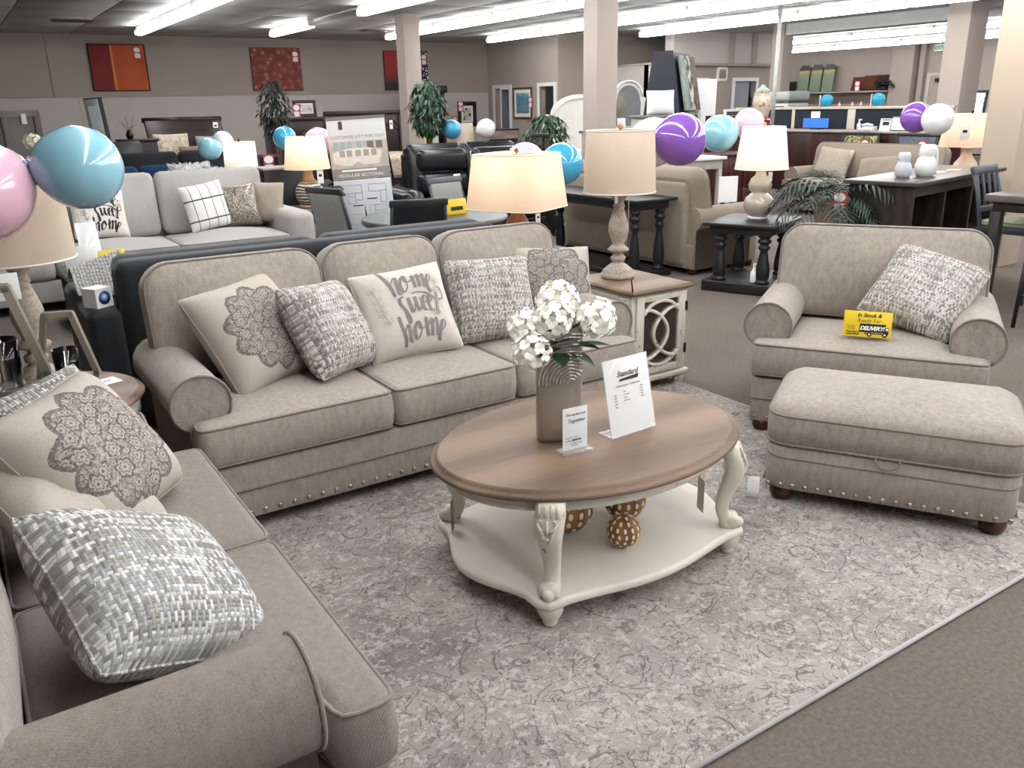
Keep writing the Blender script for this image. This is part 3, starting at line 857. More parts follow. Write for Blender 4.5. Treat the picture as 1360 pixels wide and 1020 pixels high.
# yellow tent card on the armchair
ys = thing('delivery_card', 'yellow tent card reading In Stock and Ready For DELIVERY on the armchair', 'sign', (3.63, 2.40, .525), 0, None, (-.2, .0, -.974))
MB().rbox(-.11, .11, -.001, .001, 0, .125, .0008).build('front_panel', YELLOW, ys)
MB().rbox(-.11, .11, 0, .002, -.125, 0, .0008, T=TR(0, .001, .125, rx=.55)).build('rear_panel', YELLOW, ys)
F = lambda x, z, y=-.0016: TR(x, y, z, rx=PI / 2)
tx = MB()
text_mesh(tx, 'In Stock &', .026, F(.005, .098), shear=.25, bold=.0008, depth=.0004)
text_mesh(tx, 'Ready For', .026, F(.005, .072), shear=.25, depth=.0004)
text_mesh(tx, 'Standard', .017, F(-.066, .018), shear=.3, bold=.0004, depth=.0004)
tx.box(-.094, -.035, -.0019, -.0014, .009, .014)
for k in range(3): tx.box(-.09 - .004 * (k - 1), -.055, -.0019, -.0014, .036 + .008 * k, .038 + .008 * k)
tx.box(-.035, .083, -.0019, -.0013, .024, .066)                    # truck body
tx.box(.083, .098, -.0019, -.0014, .018, .05); tx.box(-.012, .098, -.0019, -.0014, .016, .021)
for x in (.012, .082): tx.lathe([(.011, 0), (.011, .001)], 14, F(x, .014, -.0015))
tx.build('print', INK, ys)
wt = MB(); text_mesh(wt, 'DELIVERY!', .027, F(.022, .035, -.0024), shear=.3, bold=.0009, spacing=.88, depth=.0004)
wt.box(.085, .096, -.0024, -.0019, .036, .047)
for x in (.012, .082): wt.lathe([(.005, 0), (.005, .001)], 10, F(x, .014, -.0019))
wt.build('white_print', WHITE, ys)
# ================================================================== coffee table and what stands on it
ct = thing('coffee_table', 'oval coffee table with washed oak top and distressed cream base', 'table', (1.80, 2.27, RUGTOP), 0)
TOPZ = .482
MB().slab(ellipse(.622, .455, 64), [(.02, .447), (.006, .449), (0, .455), (0, .462), (.005, .468), (.016, .471), (.018, .475), (.026, TOPZ)], None, None, 2, 0, True).build('tabletop', OAKTOP, ct)
MB().tube([(.592 * math.cos(2 * PI * i / 64), .425 * math.sin(2 * PI * i / 64), TOPZ - .0005) for i in range(64)], .002, 4, True).build('inlay_line', plain('inlay', '6d5642', .5), ct)
ap = MB().slab(ellipse(.565, .40, 64), [(.03, .392), (.0, .394), (-.004, .40), (0, .408), (.004, .412), (.004, .447)], None, None, 2, 0, True).build('apron', CREAM, ct)
# shaped shelf: bulges between four corner blocks
def shelf_outline():
    pts = []
    seq = [(.40, -.345), (.465, -.28)]
    def corner(sx, sy): return [(sx * .36, sy * .375), (sx * .44, sy * .375), (sx * .475, sy * .33), (sx * .475, sy * .26)]
    def arc(a, b, bx, by, n=9):
        return [(lerp(a[0], b[0], t) + bx * math.sin(PI * t) ** 1.3, lerp(a[1], b[1], t) + by * math.sin(PI * t) ** 1.3) for t in [j / n for j in range(1, n)]]
    c1 = corner(1, -1); c2 = list(reversed(corner(1, 1))); c3 = corner(-1, 1); c4 = list(reversed(corner(-1, -1)))
    pts += c1 + arc(c1[-1], c2[0], .09, 0) + c2 + arc(c2[-1], c3[0], 0, .055) + c3 + arc(c3[-1], c4[0], -.09, 0) + c4 + arc(c4[-1], c1[0], 0, -.055)
    return pts
so = soften(shelf_outline(), .02, 2)
so = shelf_outline()
MB().slab(so, [(.012, .082), (.002, .084), (0, .09), (0, .104), (.004, .109), (.012, .112)], None, None, 2, 0, True).build('shelf', CREAM_B, ct)
SH = .112 + RUGTOP
for sx in (-1, 1):
    for sy in (-1, 1):
        az = math.atan2(sy * .30, sx * .42)
        az = math.atan2(sy, sx * 1.15)
        M = TR(sx * .40, sy * .315, 0, rz=az)            # local +x points outward
        sec = [(.448, .005, .048, .030), (.40, .014, .050, .034), (.36, .026, .047, .036), (.32, .024, .040, .034), (.27, .006, .033, .028), (.22, -.010, .028, .024), (.18, -.012, .027, .024), (.15, .000, .029, .027), (.125, .014, .033, .030), (.110, .012, .030, .026)]
        vs = []; fs = []; K = 12
        for (z, out, hw, hd) in sec:
            for k in range(K):
                a = 2 * PI * k / K; ca, sa = math.cos(a), math.sin(a)
                sg = lambda q: (abs(q) ** .55) * (1 if q >= 0 else -1)
                vs.append((out + hd * sg(ca), hw * sg(sa), z))
        for j in range(len(sec) - 1):
            for k in range(K):
                k2 = (k + 1) % K; fs.append((j * K + k2, j * K + k, (j + 1) * K + k, (j + 1) * K + k2))
        fs.append(tuple(range(K))); fs.append(tuple(reversed([(len(sec) - 1) * K + k for k in range(K)])))
        lg = MB().add(vs, fs, True, M).build('leg', CREAM, ct)
        fl = MB()
        for q in (-.03, -.01, .01, .03): fl.tube([(.036, q, .445), (.043, q, .43), (.046, q, .405)], .0055, 6, T=M)
        fl.build('fluting', CREAM, lg)
        ac = MB()
        for s in (-1, 1):
            for k in range(4):
                z0 = .392 - .012 * k; ac.tube([(.062, s * .004, z0 - .035), (.064, s * (.012 + .004 * (3 - k)), z0 - .018), (.062, s * (.020 + .004 * (3 - k)), z0)], [.003, .005, .003], 6, T=M)
            ac.tube([(.058, s * .024, .388), (.060, s * .030, .395), (.056, s * .024, .402), (.058, s * .018, .396)], .0035, 6, T=M)
        ac.tube([(.058, 0, .40), (.064, 0, .37), (.062, 0, .345)], [.003, .005, .004], 6, T=M); ac.sphere((.062, 0, .338), .008, 8, 6, T=M)
        ac.build('carved_leaf', CREAM, lg)
        sc = MB().lathe([(.012, -.034), (.024, -.03), (.027, 0), (.024, .03), (.012, .034)], 14, M @ TR(.030, 0, .138, rx=PI / 2)); sc.sphere((.05, 0, .13), .022, 10, 8, T=M)
        sc.build('scroll', CREAM, lg)
        MB().lathe([(.018, 0), (.026, .012), (.022, .018), (.034, .035), (.043, .055), (.045, .07), (.04, .083)], 18, TR(sx * .415, sy * .325, 0)).build('foot', CREAM, ct)
# carved wooden balls on the shelf
def carved_ball(label, x, y, r):
    t = thing('carved_ball', label, 'decor ball', (x, y, SH + r), 0, 'carved balls on the lower shelf')
    MB().sphere((0, 0, 0), r, 24, 16).build('ball', wood('carved_mango_wood', '6f4b30', '9c7149', 4, .5, 'Z'), t)
    dm = MB()
    rows_ = 8
    for j in range(1, rows_):
        th = PI * j / rows_ - PI / 2
        if abs(th) < .12 and r > .07: pass
        n = max(4, int(15 * math.cos(th)))
        for k in range(n):
            a = 2 * PI * (k + .5 * (j % 2)) / n
            M = Matrix.Rotation(a, 4, 'Z') @ Matrix.Rotation(-th, 4, 'Y') @ Matrix.Translation((r * .995, 0, 0))
            dm.sphere((0, 0, 0), r * .15, 8, 5, T=M, sc=(.16, .6, 1.0))
    dm.build('notches', plain('notch_cream', 'ecdcc2', .7), t)
carved_ball('largest carved wooden ball beside the cream table leg', 1.70, 2.27, .098)
carved_ball('medium carved wooden ball behind the smallest one on the shelf', 1.935, 2.22, .082)
carved_ball('smallest carved wooden ball at the front of the shelf', 1.79, 2.055, .062)
# tags on the table legs
for lb, x, y, z, rz, m in (('dark grey tag hanging from the rear leg of the coffee table', 1.335, 2.50, .26, .9, plain('tag_grey', '5f5c5a', .5)), ('pale grey tag hanging at the right leg of the coffee table', 2.105, 1.99, .33, 1.2, plain('tag_pale', 'b5b0ab', .5))):
    t = thing('hang_tag', lb, 'tag', (x, y, z), rz)
    MB().rbox(-.028, .028, -.001, .001, -.13, 0, .0008).build('card', m, t)
    MB().tube([(0, 0, 0), (0, 0, .12)], .001, 4).build('string', WHITE, t)

# ------------------------------------------------------------------ vase of hydrangeas
TZ = TOPZ + RUGTOP
vs_ = thing('flower_vase', 'flat silver vase with ridged arcs on the coffee table', 'vase', (1.672, 2.285, TZ), math.radians(-27)); pass
SILV = plain('pewter_vase', 'b3aaa0', .3, .7, var=.05)
def flat_vase():
    mb = MB(); W, D, Hh = .082, .038, .235
    n = 28; levels = [0, .01, .06, .12, .17, .20, .222, .235]
    vs = []; fs = []
    for z in levels:
        for k in range(n):
            a = 2 * PI * k / n; ca, sa = math.cos(a), math.sin(a)
            sg = lambda q, e: (abs(q) ** e) * (1 if q >= 0 else -1)
            x = W * sg(ca, .5); tilt = (x / W) * .5 + .5
            zz = 1.85 * (z if z < .17 else .17 + (z - .17) * (.35 + .65 * tilt))
            if z == 0: vs.append((x * .96, D * sg(sa, .5) * .9, 0))
            else: vs.append((x, D * sg(sa, .5) * (1 - .15 * max(0, z - .17) / .065), zz))
    for j in range(len(levels) - 1):
        for k in range(n):
            k2 = (k + 1) % n; fs.append((j * n + k, j * n + k2, (j + 1) * n + k2, (j + 1) * n + k))
    fs.append(tuple(reversed(range(n)))); 
    mb.add(vs, fs, True)
    inner = [(v[0] * .9, v[1] * .85, v[2]) for v in vs[-n:]]; low = [(v[0] * .9, v[1] * .85, .29) for v in vs[-n:]]
    mb.add(vs[-n:] + inner + low, [(k, (k + 1) % n, n + (k + 1) % n, n + k) for k in range(n)] + [(n + k, n + (k + 1) % n, 2 * n + (k + 1) % n, 2 * n + k) for k in range(n)] + [tuple(2 * n + k for k in range(n))], True)
    return mb
flat_vase().build('body', SILV, vs_)
rd = MB()
for k in range(15):
    R = .014 + .0125 * k; pts = []
    for j in range(31):
        a = math.radians(40 + 145 * j / 30); x = .038 + R * math.cos(a); z = .225 + R * math.sin(a)
        lim = 1.85 * (.17 + .06 * (.35 + .65 * (x / .082 * .5 + .5)))
        if -.077 < x < .077 and z < lim: pts.append((x, -.0385 * (1 - .04 * abs(x / .08) ** 6) - .0002, z))
    if len(pts) > 2: rd.tube(pts, .0038, 6)
rd.build('ridges', plain('pewter_bright', 'd8d4cd', .22, .85), vs_)
PETAL = plain('hydrangea_petal', 'fffdf2', .75, var=.02, vs=20)
LEAF = plain('hydrangea_leaf', '27402a', .5, var=.2, vs=30)
STEM = plain('flower_stem', '3a5a32', .6)
bq = thing('hydrangea_bouquet', 'white silk hydrangeas with green leaves standing in the silver vase', 'flowers', (1.672, 2.285, TZ + .165), math.radians(-33)); bq.scale = (1.0, 1.0, 1.0)
def floret(mb, M, s):
    for k in range(4):
        T = M @ Matrix.Rotation(k * PI / 2 + random.uniform(-.2, .2), 4, 'Z') @ Matrix.Rotation(-random.uniform(.1, .55), 4, 'Y')
        o = [(0, 0, 0), (.3, -.34, .03), (.62, -.55, .0), (.95, -.38, -.04), (1.05, 0, -.06), (.95, .38, -.04), (.62, .55, .0), (.3, .34, .03), (.6, 0, .07)]
        mb.add([(p[0] * s, p[1] * s, p[2] * s) for p in o], [(0, 1, 8), (1, 2, 8), (2, 3, 8), (3, 4, 8), (4, 5, 8), (5, 6, 8), (6, 7, 8), (7, 0, 8)], True, T)
heads = [(-.005, .0, .335, .075), (-.02, -.05, .285, .070), (-.105, -.03, .255, .062), (.115, -.01, .275, .072), (-.085, -.08, .185, .068), (.03, .05, .31, .06)]
heads = [(1.12 * a, 1.12 * b, c + .01, .92 * d) for a, b, c, d in heads[:5]]
for hi, (x, y, z, r) in enumerate(heads):
    st = MB().tube([(x * .1, y * .1, .15), (x * .5, y * .6, .20), (x, y, z)], .0025, 5).build('stem', STEM, bq)
    fl = MB()
    for k in range(34):
        zc = 1 - 2 * (k + .5) / 34; a = k * 2.39996; rr = math.sqrt(1 - zc * zc)
        d = Vector((rr * math.cos(a), rr * math.sin(a), zc))
        M = Matrix.Translation(Vector((x, y, z)) + d * r * random.uniform(.86, 1.0)) @ d.to_track_quat('Z', 'X').to_matrix().to_4x4() @ Matrix.Rotation(random.uniform(0, 6), 4, 'Z')
        floret(fl, M, .0225)
    fl.build('bloom', PETAL, st)
def leaf_mesh(mb, M, L, W, bend=.25, nseg=5):
    vs = []; fs = []
    for i in range(nseg + 1):
        t = i / nseg; w = W * math.sin(PI * (t ** .8)) * .5 + .0005
        vs += [(t * L, -w, -bend * L * t * t), (t * L, 0, -bend * L * t * t - W * .12 * math.sin(PI * t)), (t * L, w, -bend * L * t * t)]
    for i in range(nseg):
        for k in range(2): fs.append((3 * i + k, 3 * i + 3 + k, 3 * i + 4 + k, 3 * i + 1 + k))
    mb.add(vs, fs, True, M)
for (x, y, z, ry, rz, L) in ((-.02, -.01, .2, -.5, 3.6, .11), (.01, -.02, .21, -.5, -1.2, .12), (.02, -.02, .2, -.2, -.4, .13), (-.01, .0, .2, -.9, -1.8, .12), (.03, .0, .21, -.35, .2, .14), (.0, -.02, .19, -.2, -2.2, .12), (.02, .01, .22, -.9, -.7, .12), (-.03, -.01, .18, .0, -2.7, .09), (.0, -.03, .17, -.1, -1.5, .11), (.04, -.02, .17, .1, -.6, .10), (-.02, -.03, .20, -.6, -1.9, .12), (.05, -.01, .19, -.3, -.2, .13)):
    mb = MB(); leaf_mesh(mb, TR(x, y, z, ry=ry, rz=rz), L, .062, .3); mb.build('leaf', LEAF, bq)

# ------------------------------------------------------------------ acrylic sign holders
ACR = acrylic('clear_acrylic')
ACRT = acrylic('clear_acrylic_thin')
sg = thing('price_sign', 'tall white price sheet in a slanted acrylic holder on the coffee table', 'sign', (1.925, 2.165, TZ + .004), 0, None, (-.22, 0, .05))
MB().rbox(-.108, .108, -.0006, .0006, 0, .28, .0005).build('sheet', WHITE, sg)
MB().rbox(-.110, .110, -.0035, -.0015, -.002, .282, .0008).build('acrylic_front', ACRT, sg)
MB().rbox(-.110, .110, .0015, .0035, -.002, .282, .0008).build('acrylic_back', ACR, sg)
MB().rbox(-.110, .110, 0, .075, -.0005, .0025, .0008, T=TR(rx=.22)).build('acrylic_foot', ACR, sg)
tx = MB()
text_mesh(tx, 'Standard', .029, F(0, .215, -.0042), shear=.35, bold=.0003, depth=.0002)
tx.prism([(-.045, .198), (.048, .198), (.056, .212), (-.038, .206)], -.0043, -.0041)
tx.build('logo', plain('logo_brown', '2c1d16', .5, var=.02), sg)
tx = MB(); text_mesh(tx, 'Farmington Collection', .013, F(0, .178, -.0042), depth=.0002)
for k, w in enumerate(('Sofa', 'Loveseat', 'Chair', 'Ottoman')):
    text_mesh(tx, w, .008, F(-.03, .157 - .011 * k, -.0042), align='LEFT', depth=.0002)
for k in range(5):
    tx.box(-.075, -.063, -.0043, -.0041, .150 - .011 * k, .153 - .011 * k); tx.box(.055, .068, -.0043, -.0041, .165 - .010 * k, .168 - .010 * k)
tx.build('lettering', GREYINK, sg)['kind'] = 'stuff'
cd = thing('price_card', 'small white card in an upright acrylic stand before the vase', 'sign', (1.645, 2.155, TZ), math.radians(-5))
MB().rbox(-.06, .06, -.03, .03, 0, .012, .002).build('acrylic_base', ACR, cd)
MB().rbox(-.05, .05, -.0006, .0006, .012, .165, .0004).build('card', WHITE, cd)
MB().rbox(-.051, .051, -.003, -.0012, .010, .167, .0006).build('acrylic_front', ACRT, cd)
tx = MB()
text_mesh(tx, 'The rug ties it all', .0115, F(0, .138, -.0036), depth=.0002, bold=.0001)
text_mesh(tx, 'Together', .019, F(.002, .112, -.0036), shear=.45, depth=.0002)
text_mesh(tx, '$399.99', .011, F(.005, .043, -.0036), bold=.0003, depth=.0002)
for k, (a, b) in enumerate(((-.04, -.012), (-.008, .012), (-.04, -.02), (-.015, .03), (-.02, .01))):
    z = (.056, .058, .045, .034, .027)[k]; tx.box(a, b, -.0037, -.0035, z, z + .0015)
tx.build('lettering', INK, cd)['kind'] = 'stuff'
# ================================================================== builders for the showroom around the suite
def box_sofa(name, label, loc, rz, w, m, depth=.95, arm_w=.16, arm_h=.64, back_h=.92, seat_h=.45, n=2, group=None, back_n=None, puffy=.05, arms=(1, 1), cat='sofa', leg=DARKW, roll=0.05, back_w=None, frame_h=None):
    t = thing(name, label, cat, loc, rz, group); hw = w / 2
    MB().rbox(-hw + .01, hw - .01, .03, depth - .02, .08, .27, .02, k=2).build('base', m, t)
    for s, on in zip((-1, 1), arms):
        if on: MB().rbox(s * hw, s * (hw - arm_w), .02, depth, .08, arm_h, roll, k=3, m=2).build('arm', m, t)
    i0, i1 = -hw + arm_w * arms[0], hw - arm_w * arms[1]
    MB().rbox(i0, i1, depth - .2, depth, .1, frame_h or back_h - .06, .06, k=3, m=2).build('back_frame', m, t)
    for k in range(n):
        x0, x1 = lerp(i0, i1, k / n), lerp(i0, i1, (k + 1) / n)
        cushion_part(t, 'seat_cushion', rrect(x0 + .004, x1 - .004, 0, depth - .28, .04, 3, 3), .275, seat_h, m, m, puffy, .04, None, None, 5, False, .05)
    bn = back_n or n
    for k in range(bn):
        x0, x1 = lerp(i0, i1, k / bn), lerp(i0, i1, (k + 1) / bn)
        ww = x1 - x0; ol = resample(rrect(-ww / 2 + .004, ww / 2 - .004, 0, back_h - seat_h + .05, .07, 4, 4), .05)
        M = TR((x0 + x1) / 2, depth - .36, seat_h + .01, rx=PI / 2 - .16)
        MB().slab(ol, [(.06, -.2), (.01, -.17), (0, -.1), (.01, -.02), (.05, 0)], M, None, 8, puffy).build('back_cushion', m, t)
    lg = MB().box(-.025, .025, -.025, .025, 0, .08).mesh('leg'); lg.materials.append(leg)
    for s in (-1, 1):
        for y in (.08, depth - .08): link('leg', lg, t, (s * (hw - .07), y, 0))
    return t

BULB = emit('warm_bulb', (1.0, .86, .7), 30.0)
def table_lamp(name, label, loc, base, shade, cloth, on=True, finial=None, square=0, watts=None, rz=0.0):
    """base = [(part, profile, material)], shade = (r_bottom, r_top, z_bottom, height)"""
    t = thing(name, label, 'lamp', loc, rz)
    for nm, prof, m in base: MB().lathe(prof, 24).build(nm, m, t)
    rb, rtp, z0, h = shade
    n = 40; vs = []; fs = []
    for (r, z) in ((rb, z0), (rtp, z0 + h)):
        for k in range(n):
            a = 2 * PI * k / n + PI / 4
            if square:
                c, s_ = math.cos(a), math.sin(a); q = r / (abs(c) ** square + abs(s_) ** square) ** (1 / square)
            else: q = r
            vs.append((q * math.cos(a), q * math.sin(a), z))
    for k in range(n): fs.append((k, (k + 1) % n, n + (k + 1) % n, n + k))
    sm = shade_mat(*cloth)
    sh = MB().add(vs, fs, True).build('shade', sm, t)
    for j in range(2): MB().tube([(v[0], v[1], v[2]) for v in vs[j * n:(j + 1) * n]], .004, 5, True).build('shade_trim', plain('shade_binding', 'e6dccd', .8), sh)
    zt = max(p[1] for b in base for p in b[1])
    MB().tube([(0, 0, zt - .005), (0, 0, z0 + h * .35)], .006, 6).build('socket', BRASS, t)
    MB().tube([(-rtp * .95, 0, z0 + h - .01), (0, 0, z0 + h - .005), (rtp * .95, 0, z0 + h - .01)], .002, 4).build('spider', BRASS, t)
    MB().lathe([(.004, 0), (.006, .01), (.016, .02), (.016, .035), (.006, .046)], 10).build('finial', finial or BRASS, t, (0, 0, z0 + h - .006))
    if on:
        MB().sphere((0, 0, z0 + h * .5), .028, 10, 8).build('bulb', BULB, t)
        l = bpy.data.lights.new('bulb_light', 'POINT'); l.energy = watts or LAMP_WATTS; l.color = (1, .85, .72); l.shadow_soft_size = .04
        lo = bpy.data.objects.new('bulb_light', l); COL.objects.link(lo); lo.parent = t; lo.location = (0, 0, z0 + h * .55)
        lo.location.z = z0 + h * .5 + .06
    return t

def balloon(label, c, r, col, toward, stretch=1.15):
    """toward: direction the knot points"""
    t = thing('balloon', label, 'balloon', c)
    d = Vector(toward).normalized(); q = d.to_track_quat('-Z', 'X').to_matrix().to_4x4()
    prof = []
    for j in range(17):
        a = PI * j / 16; z = -math.cos(a); rr = math.sin(a) * (1 - .14 * max(0, -z) ** 2)
        prof.append((max(1e-4, rr * r), (z * stretch if z < 0 else z) * r))
    m = balloon_mat('balloon_' + col, col)
    MB().lathe(prof, 28, q).build('body', m, t)
    MB().lathe([(.004, -stretch * r - .018), (.011, -stretch * r - .016), (.005, -stretch * r - .004), (.012, -stretch * r + .008)], 10, q).build('knot', m, t)
    return t

def price_tag(label, loc, rz, s=1.0, cat='tag'):
    t = thing('price_tag', label, cat, loc, rz)
    MB().slab(rrect(-.05 * s, .05 * s, 0, .16 * s, .015 * s, 3, 2), [(0, -.001), (0, .001)], STAND, None, 2, 0, True).build('tag_card', RED, t)
    MB().slab(ellipse(.042 * s, .034 * s, 20), [(0, 0), (0, .0015)], TR(0, -.0008, .115 * s, rx=PI / 2), None, 2, 0, True).build('oval', WHITE, t)
    MB().slab(rrect(-.036 * s, .036 * s, .008 * s, .07 * s, .006 * s, 2, 2), [(0, 0), (0, .0015)], TR(0, -.0008, 0, rx=PI / 2), None, 2, 0, True).build('label_panel', WHITE, t)
    return t
def white_tag(label, loc, rz=0.0, w=.05, h=.09, dark=True):
    t = thing('hang_tag', label, 'tag', loc, rz)
    MB().rbox(-w / 2, w / 2, -.001, .001, -h, 0, .0008).build('card', WHITE, t)
    if dark: MB().box(-w * .25, w * .25, -.0016, -.001, -h * .5, -h * .3).build('print', INK, t)
    return t
def yellow_card(label, loc, rz=0.0, w=.2, h=.12):
    t = thing('sale_card', label, 'sign', loc, rz)
    MB().rbox(-w / 2, w / 2, -.001, .001, 0, h, .0008, T=TR(rx=-.2)).build('front_panel', YELLOW, t)
    MB().rbox(-w / 2, w / 2, -.001, .001, 0, h, .0008, T=TR(0, h * .4, 0, rx=.2)).build('rear_panel', YELLOW, t)
    b = MB(); b.box(-w * .3, w * .3, -.002, -.001, h * .25, h * .5, T=TR(rx=-.2)); b.build('print', INK, t)
    return t

def palm(name, label, loc, n, L, pot, leafm, spread=1.0, h0=.0, droop=.9, seed=1, wid=.035, stem=.25):
    rnd = random.Random(seed)
    t = thing(name, label, 'plant', loc)
    pr, ph, pm = pot
    MB().lathe([(pr * .75, 0), (pr, ph), (pr * .88, ph), (pr * .82, ph * .85), (.001, ph * .85)], 20).build('pot', pm, t)
    for k in range(n):
        az = 2 * PI * k / n + rnd.uniform(-.25, .25); el = rnd.uniform(.7, 1.5); ll = L * rnd.uniform(.75, 1.1)
        spine = []; x = 0; z = ph * .8; a = el
        seg = 12
        for i in range(seg + 1):
            spine.append(Vector((x * math.cos(az) * spread, x * math.sin(az) * spread, z)))
            x += ll / seg * math.cos(a); z += ll / seg * math.sin(a); a -= droop * 1.5 / seg * (1 + i / seg)
        mb = MB(); mb.tube([tuple(p) for p in spine], [.005 * (1 - i / (seg + 3)) for i in range(seg + 1)], 4)
        for i in range(int(seg * stem), seg + 1):
            p = spine[i]; d = (spine[min(i + 1, seg)] - spine[max(i - 1, 0)]).normalized()
            f = math.sin(PI * (i - seg * stem + 1.2) / (seg * (1 - stem) + 2.4))
            for s in (-1, 1):
                side = d.cross(Vector((0, 0, 1)))
                side = side.normalized() if side.length > 1e-4 else Vector((1, 0, 0))
                e = (side * s + d * .9 + Vector((0, 0, -.25))).normalized(); l2 = ll * .38 * f * rnd.uniform(.85, 1.1); wv = d * wid * .4
                mid = p + e * l2 * .5 + Vector((0, 0, .01)); tip = p + e * l2 + Vector((0, 0, -l2 * .22))
                mb.add([p - wv * .3, p + wv * .3, mid + wv, tip, mid - wv], [(0, 1, 2, 4), (4, 2, 3)], True)
        mb.build('frond', leafm, t)
    return t
def ficus(name, label, loc, trunk_h, rx, rz_, nleaf, leafm, pot=(.14, .25, BLACKW), seed=1, ls=.07, trunkm=None):
    rnd = random.Random(seed); t = thing(name, label, 'plant', loc)
    pr, ph, pm = pot
    if ph > 0: MB().lathe([(pr * .7, 0), (pr, ph), (pr * .9, ph), (pr * .85, ph * .85), (.001, ph * .85)], 18).build('pot', pm, t)
    tk = MB()
    for k in range(3):
        a = k * 2.1; tk.tube([(.02 * math.cos(a), .02 * math.sin(a), ph * .8), (.03 * math.cos(a + 1.5), .03 * math.sin(a + 1.5), ph + trunk_h * .5), (.05 * math.cos(a + 2.6), .05 * math.sin(a + 2.6), ph + trunk_h + rz_ * .8)], .013, 6)
    tk.build('trunk', trunkm or wood('ficus_trunk', '3d2a1c', '6b4f38', 5, .8, 'Z'), t)
    mb = MB()
    for k in range(nleaf):
        th = rnd.uniform(0, 2 * PI); cz = rnd.uniform(-1, 1); q = rnd.uniform(.45, 1.0) * math.sqrt(1 - cz * cz * .85)
        p = (rx * q * math.cos(th), rx * q * math.sin(th), ph + trunk_h + rz_ + cz * rz_)
        leaf_mesh(mb, TR(*p, ry=rnd.uniform(.2, 1.3), rz=th + rnd.uniform(-.7, .7)), ls * rnd.uniform(.8, 1.3), ls * .45, .3, 3)
    o = mb.build('foliage', leafm, t); o['kind'] = 'stuff'
    return t
def framed(name, label, loc, rz, w, h, frame_m, art, fw_=.06, mat_m=None, mat_w=0.0, tilt=0.0, d=.03, cat='picture'):
    """local: picture faces -y, bottom edge at z = 0"""
    t = thing(name, label, cat, loc, 0, None, (tilt, 0, rz))
    fr = MB()
    for a, b, c_, e in ((-w / 2, w / 2, 0, fw_), (-w / 2, w / 2, h - fw_, h), (-w / 2, -w / 2 + fw_, fw_, h - fw_), (w / 2 - fw_, w / 2, fw_, h - fw_)):
        MB().rbox(a, b, -d, 0, c_, e, .006).build('frame_rail', frame_m, t)
    if mat_m: MB().box(-w / 2 + fw_, w / 2 - fw_, -d * .45, -.002, fw_, h - fw_).build('mount', mat_m, t)
    g = fw_ + mat_w
    MB().box(-w / 2 + g, w / 2 - g, -d * .5, -.001, g, h - g).build('artwork', art, t)
    return t

def turned_leg(h, r, top=.0):
    """profile of a fat turned balustrade leg"""
    return [(r * 1.05, 0), (r * 1.05, h * .04), (r * .8, h * .06), (r * .95, h * .10), (r * 1.0, h * .2), (r * .92, h * .35), (r * .62, h * .58), (r * .5, h * .66), (r * .78, h * .70), (r * .85, h * .74), (r * .55, h * .78), (r * .6, h * .80), (r * .95, h * .84), (r * .95, h * .88), (r * .6, h * .92), (r * .9, h * .94), (r * .9, h)]

def dining_chair(label, loc, rz, frame_m, pad_m, back_h=1.0, w=.46, seat_z=.47, slats=0, group=None, stool=False, cat='chair', upholstered=True):
    """local: sitter faces -y"""
    t = thing('dining_chair', label, cat, loc, rz, group); hw = w / 2; d = .44
    for s in (-1, 1):
        MB().tube([(s * (hw - .02), .02, seat_z - .02), (s * (hw - .015), 0, 0)], [.021, .016], 4).build('leg', frame_m, t)
        MB().tube([(s * (hw - .02), d + .03, 0), (s * (hw - .02), d - .02, seat_z), (s * (hw - .02), d + .03, (seat_z + back_h) / 2), (s * (hw - .025), d + .10, back_h)], [.017, .021, .019, .016], 4).build('leg', frame_m, t)
    MB().rbox(-hw, hw, 0, d, seat_z - .06, seat_z - .01, .008).build('seat_frame', frame_m, t)
    cushion_part(t, 'seat_pad', rrect(-hw + .01, hw - .01, .0, d - .02, .04, 3, 3), seat_z - .012, seat_z + .035, pad_m, pad_m, .015, .015, None, None, 4, False)
    B = TR(0, d + .01, 0)
    def bk(z): return max(0, (z - seat_z) / (back_h - seat_z)) ** 1.6 * .09
    z0 = seat_z + .14
    if upholstered:
        MB().rbox(-hw + .03, hw - .03, -.02, .02, z0, back_h - .05, .012, m=3, fn=lambda x, y, z: (x, y + bk(z), z), T=B).build('back_panel', pad_m, t)
    MB().rbox(-hw, hw, -.018, .018, back_h - .06, back_h, .012, fn=lambda x, y, z: (x, y + bk(z), z), T=B).build('top_rail', frame_m, t)
    MB().rbox(-hw + .02, hw - .02, -.014, .014, z0 - .05, z0, .008, fn=lambda x, y, z: (x, y + bk(z), z), T=B).build('lower_rail', frame_m, t)
    for k in range(slats):
        x = lerp(-hw + .07, hw - .07, k / max(1, slats - 1))
        MB().rbox(x - .018, x + .018, -.008, .008, z0, back_h - .05, .004, m=2, fn=lambda x, y, z: (x, y + bk(z), z), T=B).build('slat', frame_m, t)
    MB().box(-hw + .02, hw - .02, .01, .03, seat_z * .35, seat_z * .35 + .03).build('stretcher', frame_m, t)
    return t
